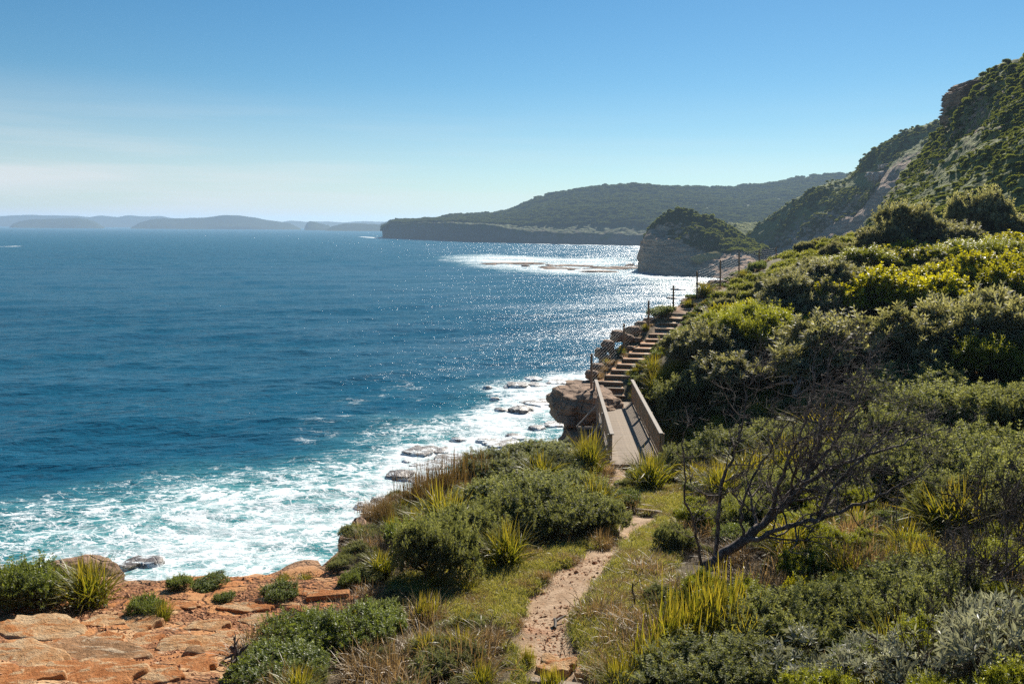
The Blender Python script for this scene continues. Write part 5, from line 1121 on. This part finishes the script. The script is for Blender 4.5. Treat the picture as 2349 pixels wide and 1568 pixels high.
# ------------------------------------------------------------------ ground cover as stuff (instanced by geometry nodes)
def scatter(name, pts, scales, kind, label, seed=0, tilt=.15, nvar=None, zs=None):
    r = np.random.RandomState(seed); vs = PRO[kind][:nvar]; which = r.randint(0, len(vs), len(pts))
    for vi, (fo, _) in enumerate(vs):
        m = which == vi; n = m.sum()
        if not n: continue
        me_ = bpy.data.meshes.new(name); me_.vertices.add(n); me_.vertices.foreach_set('co', np.asarray(pts[m], dtype=np.float32).ravel())
        sc = np.asarray(scales)[m]; sc3 = np.stack([sc, sc, sc*(zs if zs else 1)], -1)
        a = me_.attributes.new('sc', 'FLOAT_VECTOR', 'POINT'); a.data.foreach_set('vector', sc3.astype(np.float32).ravel())
        rt_ = np.stack([r.normal(size=n)*tilt, r.normal(size=n)*tilt, r.rand(n)*6.28], -1); a = me_.attributes.new('rt', 'FLOAT_VECTOR', 'POINT'); a.data.foreach_set('vector', rt_.astype(np.float32).ravel())
        src = bpy.data.objects.new(kind+'_source', fo)
        ng = bpy.data.node_groups.new(name, 'GeometryNodeTree'); ng.interface.new_socket('Geometry', in_out='INPUT', socket_type='NodeSocketGeometry'); ng.interface.new_socket('Geometry', in_out='OUTPUT', socket_type='NodeSocketGeometry')
        gi = ng.nodes.new('NodeGroupInput'); go = ng.nodes.new('NodeGroupOutput'); io = ng.nodes.new('GeometryNodeInstanceOnPoints'); oi = ng.nodes.new('GeometryNodeObjectInfo'); oi.inputs['Object'].default_value = src
        s1 = ng.nodes.new('GeometryNodeInputNamedAttribute'); s1.data_type = 'FLOAT_VECTOR'; s1.inputs[0].default_value = 'sc'; s2 = ng.nodes.new('GeometryNodeInputNamedAttribute'); s2.data_type = 'FLOAT_VECTOR'; s2.inputs[0].default_value = 'rt'
        er = ng.nodes.new('FunctionNodeEulerToRotation')
        ng.links.new(gi.outputs[0], io.inputs['Points']); ng.links.new(oi.outputs['Geometry'], io.inputs['Instance']); ng.links.new(s1.outputs['Attribute'], io.inputs['Scale']); ng.links.new(s2.outputs['Attribute'], er.inputs[0]); ng.links.new(er.outputs[0], io.inputs['Rotation']); ng.links.new(io.outputs[0], go.inputs[0])
        o = obj(name, me_, kind='stuff'); o['label'] = label; md = o.modifiers.new('scatter', 'NODES'); md.node_group = ng
bare = np.maximum.reduce([m_path, m_rock, sstep(.5, .1, GS), m_cliff])
scrub = (1-bare)*(1-(m_grass > .42))*(GS > .25)
view = (np.abs(GX) < GY*.72+4)&(GY > 5)
nearp = dist_poly(GX, GY, np.array([(p.x+.5, p.y) for p in STEPS])); nearf = dist_poly(GX, GY, np.array([(a.x, a.y) for a, b in PT[3:]])) ; deadb = hit(1612, 1318); scr2 = (np.hypot(GX-deadb.x-.3, GY-deadb.y+.3) > 1.3)*scrub*view*(nearp > 1.9)*(nearf > 2.2)*(dist_poly(GX, GY, PATH4, True) > .9)*(1-inside(GX, GY, PATH4))*(1-inside(GX, GY, np.array([(dl0.x-.6, dl0.y), (dl1.x-.6, dl1.y+2), (dr1.x+.6, dr1.y+2), (dr0.x+.6, dr0.y)])))
rs = np.random.RandomState(77)
def sc_(n, a, b): return a+(b-a)*rs.rand(n)
P_ = sample_mask(scr2*(GY < 34), 1100, 21, .3); scatter('undergrowth', P_, sc_(len(P_), .16, .36), 'coast', 'dense low grey-green undergrowth between the shrubs', 1)
P_ = sample_mask(scr2*(GY >= 30), 1200, 22, .3); scatter('undergrowth', P_, sc_(len(P_), .35, .75), 'coast', 'dense low undergrowth on the upper slope', 2, nvar=2)
P_ = sample_mask(scr2*(GY >= 33), 800, 23, .3); scatter('undergrowth', P_, sc_(len(P_), .4, .8), 'olive', 'olive undergrowth on the upper slope', 3, nvar=2)
P_ = sample_mask(scr2*(GY < 34), 700, 24, .3); scatter('dry_undergrowth', P_, sc_(len(P_), .35, .75), 'dry', 'dry grass tangled through the scrub', 4)
P_ = sample_mask(scr2*(GY < 34), 260, 25, .3); scatter('twig_undergrowth', P_, sc_(len(P_), .3, .6), 'twiggy', 'dead twigs tangled through the scrub', 5)
P_ = sample_mask(scr2*(GY < 40), 160, 26, .3); scatter('flax_undergrowth', P_, sc_(len(P_), .35, .65), 'flax', 'scattered mat rush blades in the scrub', 6)
P_ = sample_mask(scr2*(GY < 36)*(GX > 3), 380, 41, .3); scatter('mixed_heath', P_, sc_(len(P_), .28, .6), 'olive', 'olive heath bushes mixed through the right slope', 31)
P_ = sample_mask(scr2*(GY < 36)*(GX > 3), 200, 42, .3); scatter('mixed_heath', P_, sc_(len(P_), .28, .55), 'green', 'green heath bushes mixed through the right slope', 32)
P_ = sample_mask(scr2*(GY < 40)*(GX > 3), 200, 43, .3); scatter('tall_twigs', P_, sc_(len(P_), .6, 1.1), 'twiggy', 'dead grey twigs standing out of the scrub', 33)
P_ = sample_mask(scr2*(GY < 42)*(GX > 3), 150, 44, .3); scatter('tall_rush', P_, sc_(len(P_), .6, 1.0), 'flax', 'yellow mat rush leaves standing out of the scrub', 34)
P_ = sample_mask(scr2*(GY >= 39), 170, 46, .3); scatter('bright_undergrowth', P_, sc_(len(P_), .4, .85), 'bright', 'yellow-green bushes mixed through the upper slope', 36)
P_ = sample_mask(scr2*(GY >= 38), 220, 36, .3); scatter('banksia_undergrowth', P_, sc_(len(P_), .5, 1.0), 'banksia', 'banksia regrowth on the upper slope', 16)
gm = m_grass*(1-m_path)**2*(m_path < .45)*(1-m_rock)*view
P_ = sample_mask(gm*(GY < 24), 16000, 27, .3); scatter('grass', P_, sc_(len(P_), .45, 1.05), 'turf', 'short mixed green and straw coloured turf beside the path', 7, tilt=.3)
P_ = sample_mask(gm*(GY < 26), 420, 28, .35, extra=lambda x, y, r: fbm(P3(x*.8, y*.8, 7), 3) > .05); scatter('dry_grass', P_, sc_(len(P_), .18, .34), 'dry', 'dry tufts in the turf', 8)
pr_ = np.random.RandomState(5); sidep = []
for i, p in enumerate(STEPS):
    for q in range(7):
        x_ = p.x+1.55+abs(pr_.normal())*.45+.1; y_ = p.y+pr_.rand()*.9; sidep.append((x_, y_, float(gz(x_, y_))))
sidep = np.array(sidep); scatter('steps_edge_scrub', sidep[::2], sc_(len(sidep[::2]), .22, .4), 'flax', 'mat rush leaves hanging over the right side of the steps', 51)
scatter('steps_edge_scrub', sidep[1::2], sc_(len(sidep[1::2]), .18, .32), 'green', 'low shrubs along the right side of the steps', 52)
edge_ = (GS > .05)*(GS < 1.6)*(GY > 36)*view*(nearp > .8)
P_ = sample_mask(edge_*1.0, 160, 29, .3); scatter('edge_grass', P_, sc_(len(P_), .25, .5), 'dry', 'dry grass along the rocky cliff edge', 9)
P_ = sample_mask(edge_*1.0, 90, 30, .3); scatter('edge_scrub', P_, sc_(len(P_), .2, .45), 'green', 'low green scrub along the cliff edge', 10)
# far scrub
pc_ = [o for o in bpy.data.objects if o.name == 'pale_cliff'][0]; pale_xy = (pc_.location.x, pc_.location.z)
def far_scatter(name, V, rows, n, s0, s1, kind, label, seed, keep=None):
    r = np.random.RandomState(seed); a = V[rows[0]:rows[1]]; i = r.randint(0, a.shape[0]-1, n); j = r.randint(0, a.shape[1]-1, n); f, g = r.rand(n, 1), r.rand(n, 1)
    P = (a[i, j]*(1-f)+a[i+1, j]*f)*(1-g)+(a[i, j+1]*(1-f)+a[i+1, j+1]*f)*g
    if keep is not None: P = P[keep(P, r)]
    scatter(name, P-np.array([0, 0, .2]), s0+(s1-s0)*r.rand(len(P)), kind, label, seed)
dens = lambda f, th: (lambda P, r: fbm(P*f, 4)+.22*r.normal(size=len(P)) > th)
far_scatter('hillside_scrub', VA, (10, 151), 12000, .2, .6, 'farbush', 'low scrub covering the steep hillside', 41, dens(.09, .0))
far_scatter('hillside_scrub', VA, (100, 151), 500, .5, 1.0, 'fartree', 'small trees on the upper hillside', 42, dens(.05, .05))
far_scatter('hillside_scrub', VB, (60, 138), 9000, .45, 1.1, 'farbush', 'scrub on the cliff slopes behind', 43, lambda P, r: (fbm(P*.03, 4)+.2*r.normal(size=len(P)) > .26-.0075*P[:, 2]*.6)&((np.abs(P[:, 0]-pale_xy[0]) > 7)|(np.abs(P[:, 2]-pale_xy[1]) > 4)))
far_scatter('hillside_scrub', VB, (118, 138), 260, .6, 1.1, 'fartree', 'small trees along the cliff top behind', 44)
far_scatter('headland_scrub', VC, (92, 114), 1600, .5, 1.2, 'farbush', 'scrub on top of the rocky headland', 45)
far_scatter('headland_scrub', VC, (60, 92), 1800, .5, 1.2, 'farbush', 'scrub on the inner flank of the rocky headland', 48, lambda P, r: P[:, 0] > 95+6*r.normal(size=len(P)))
far_scatter('headland_scrub', VC, (98, 114), 170, .8, 1.6, 'fartree', 'trees on top of the rocky headland', 46)
far_scatter('headland_forest', VE, (28, 124), 11000, 2.2, 6.0, 'forestbush', 'eucalypt forest canopy of the long headland', 47)
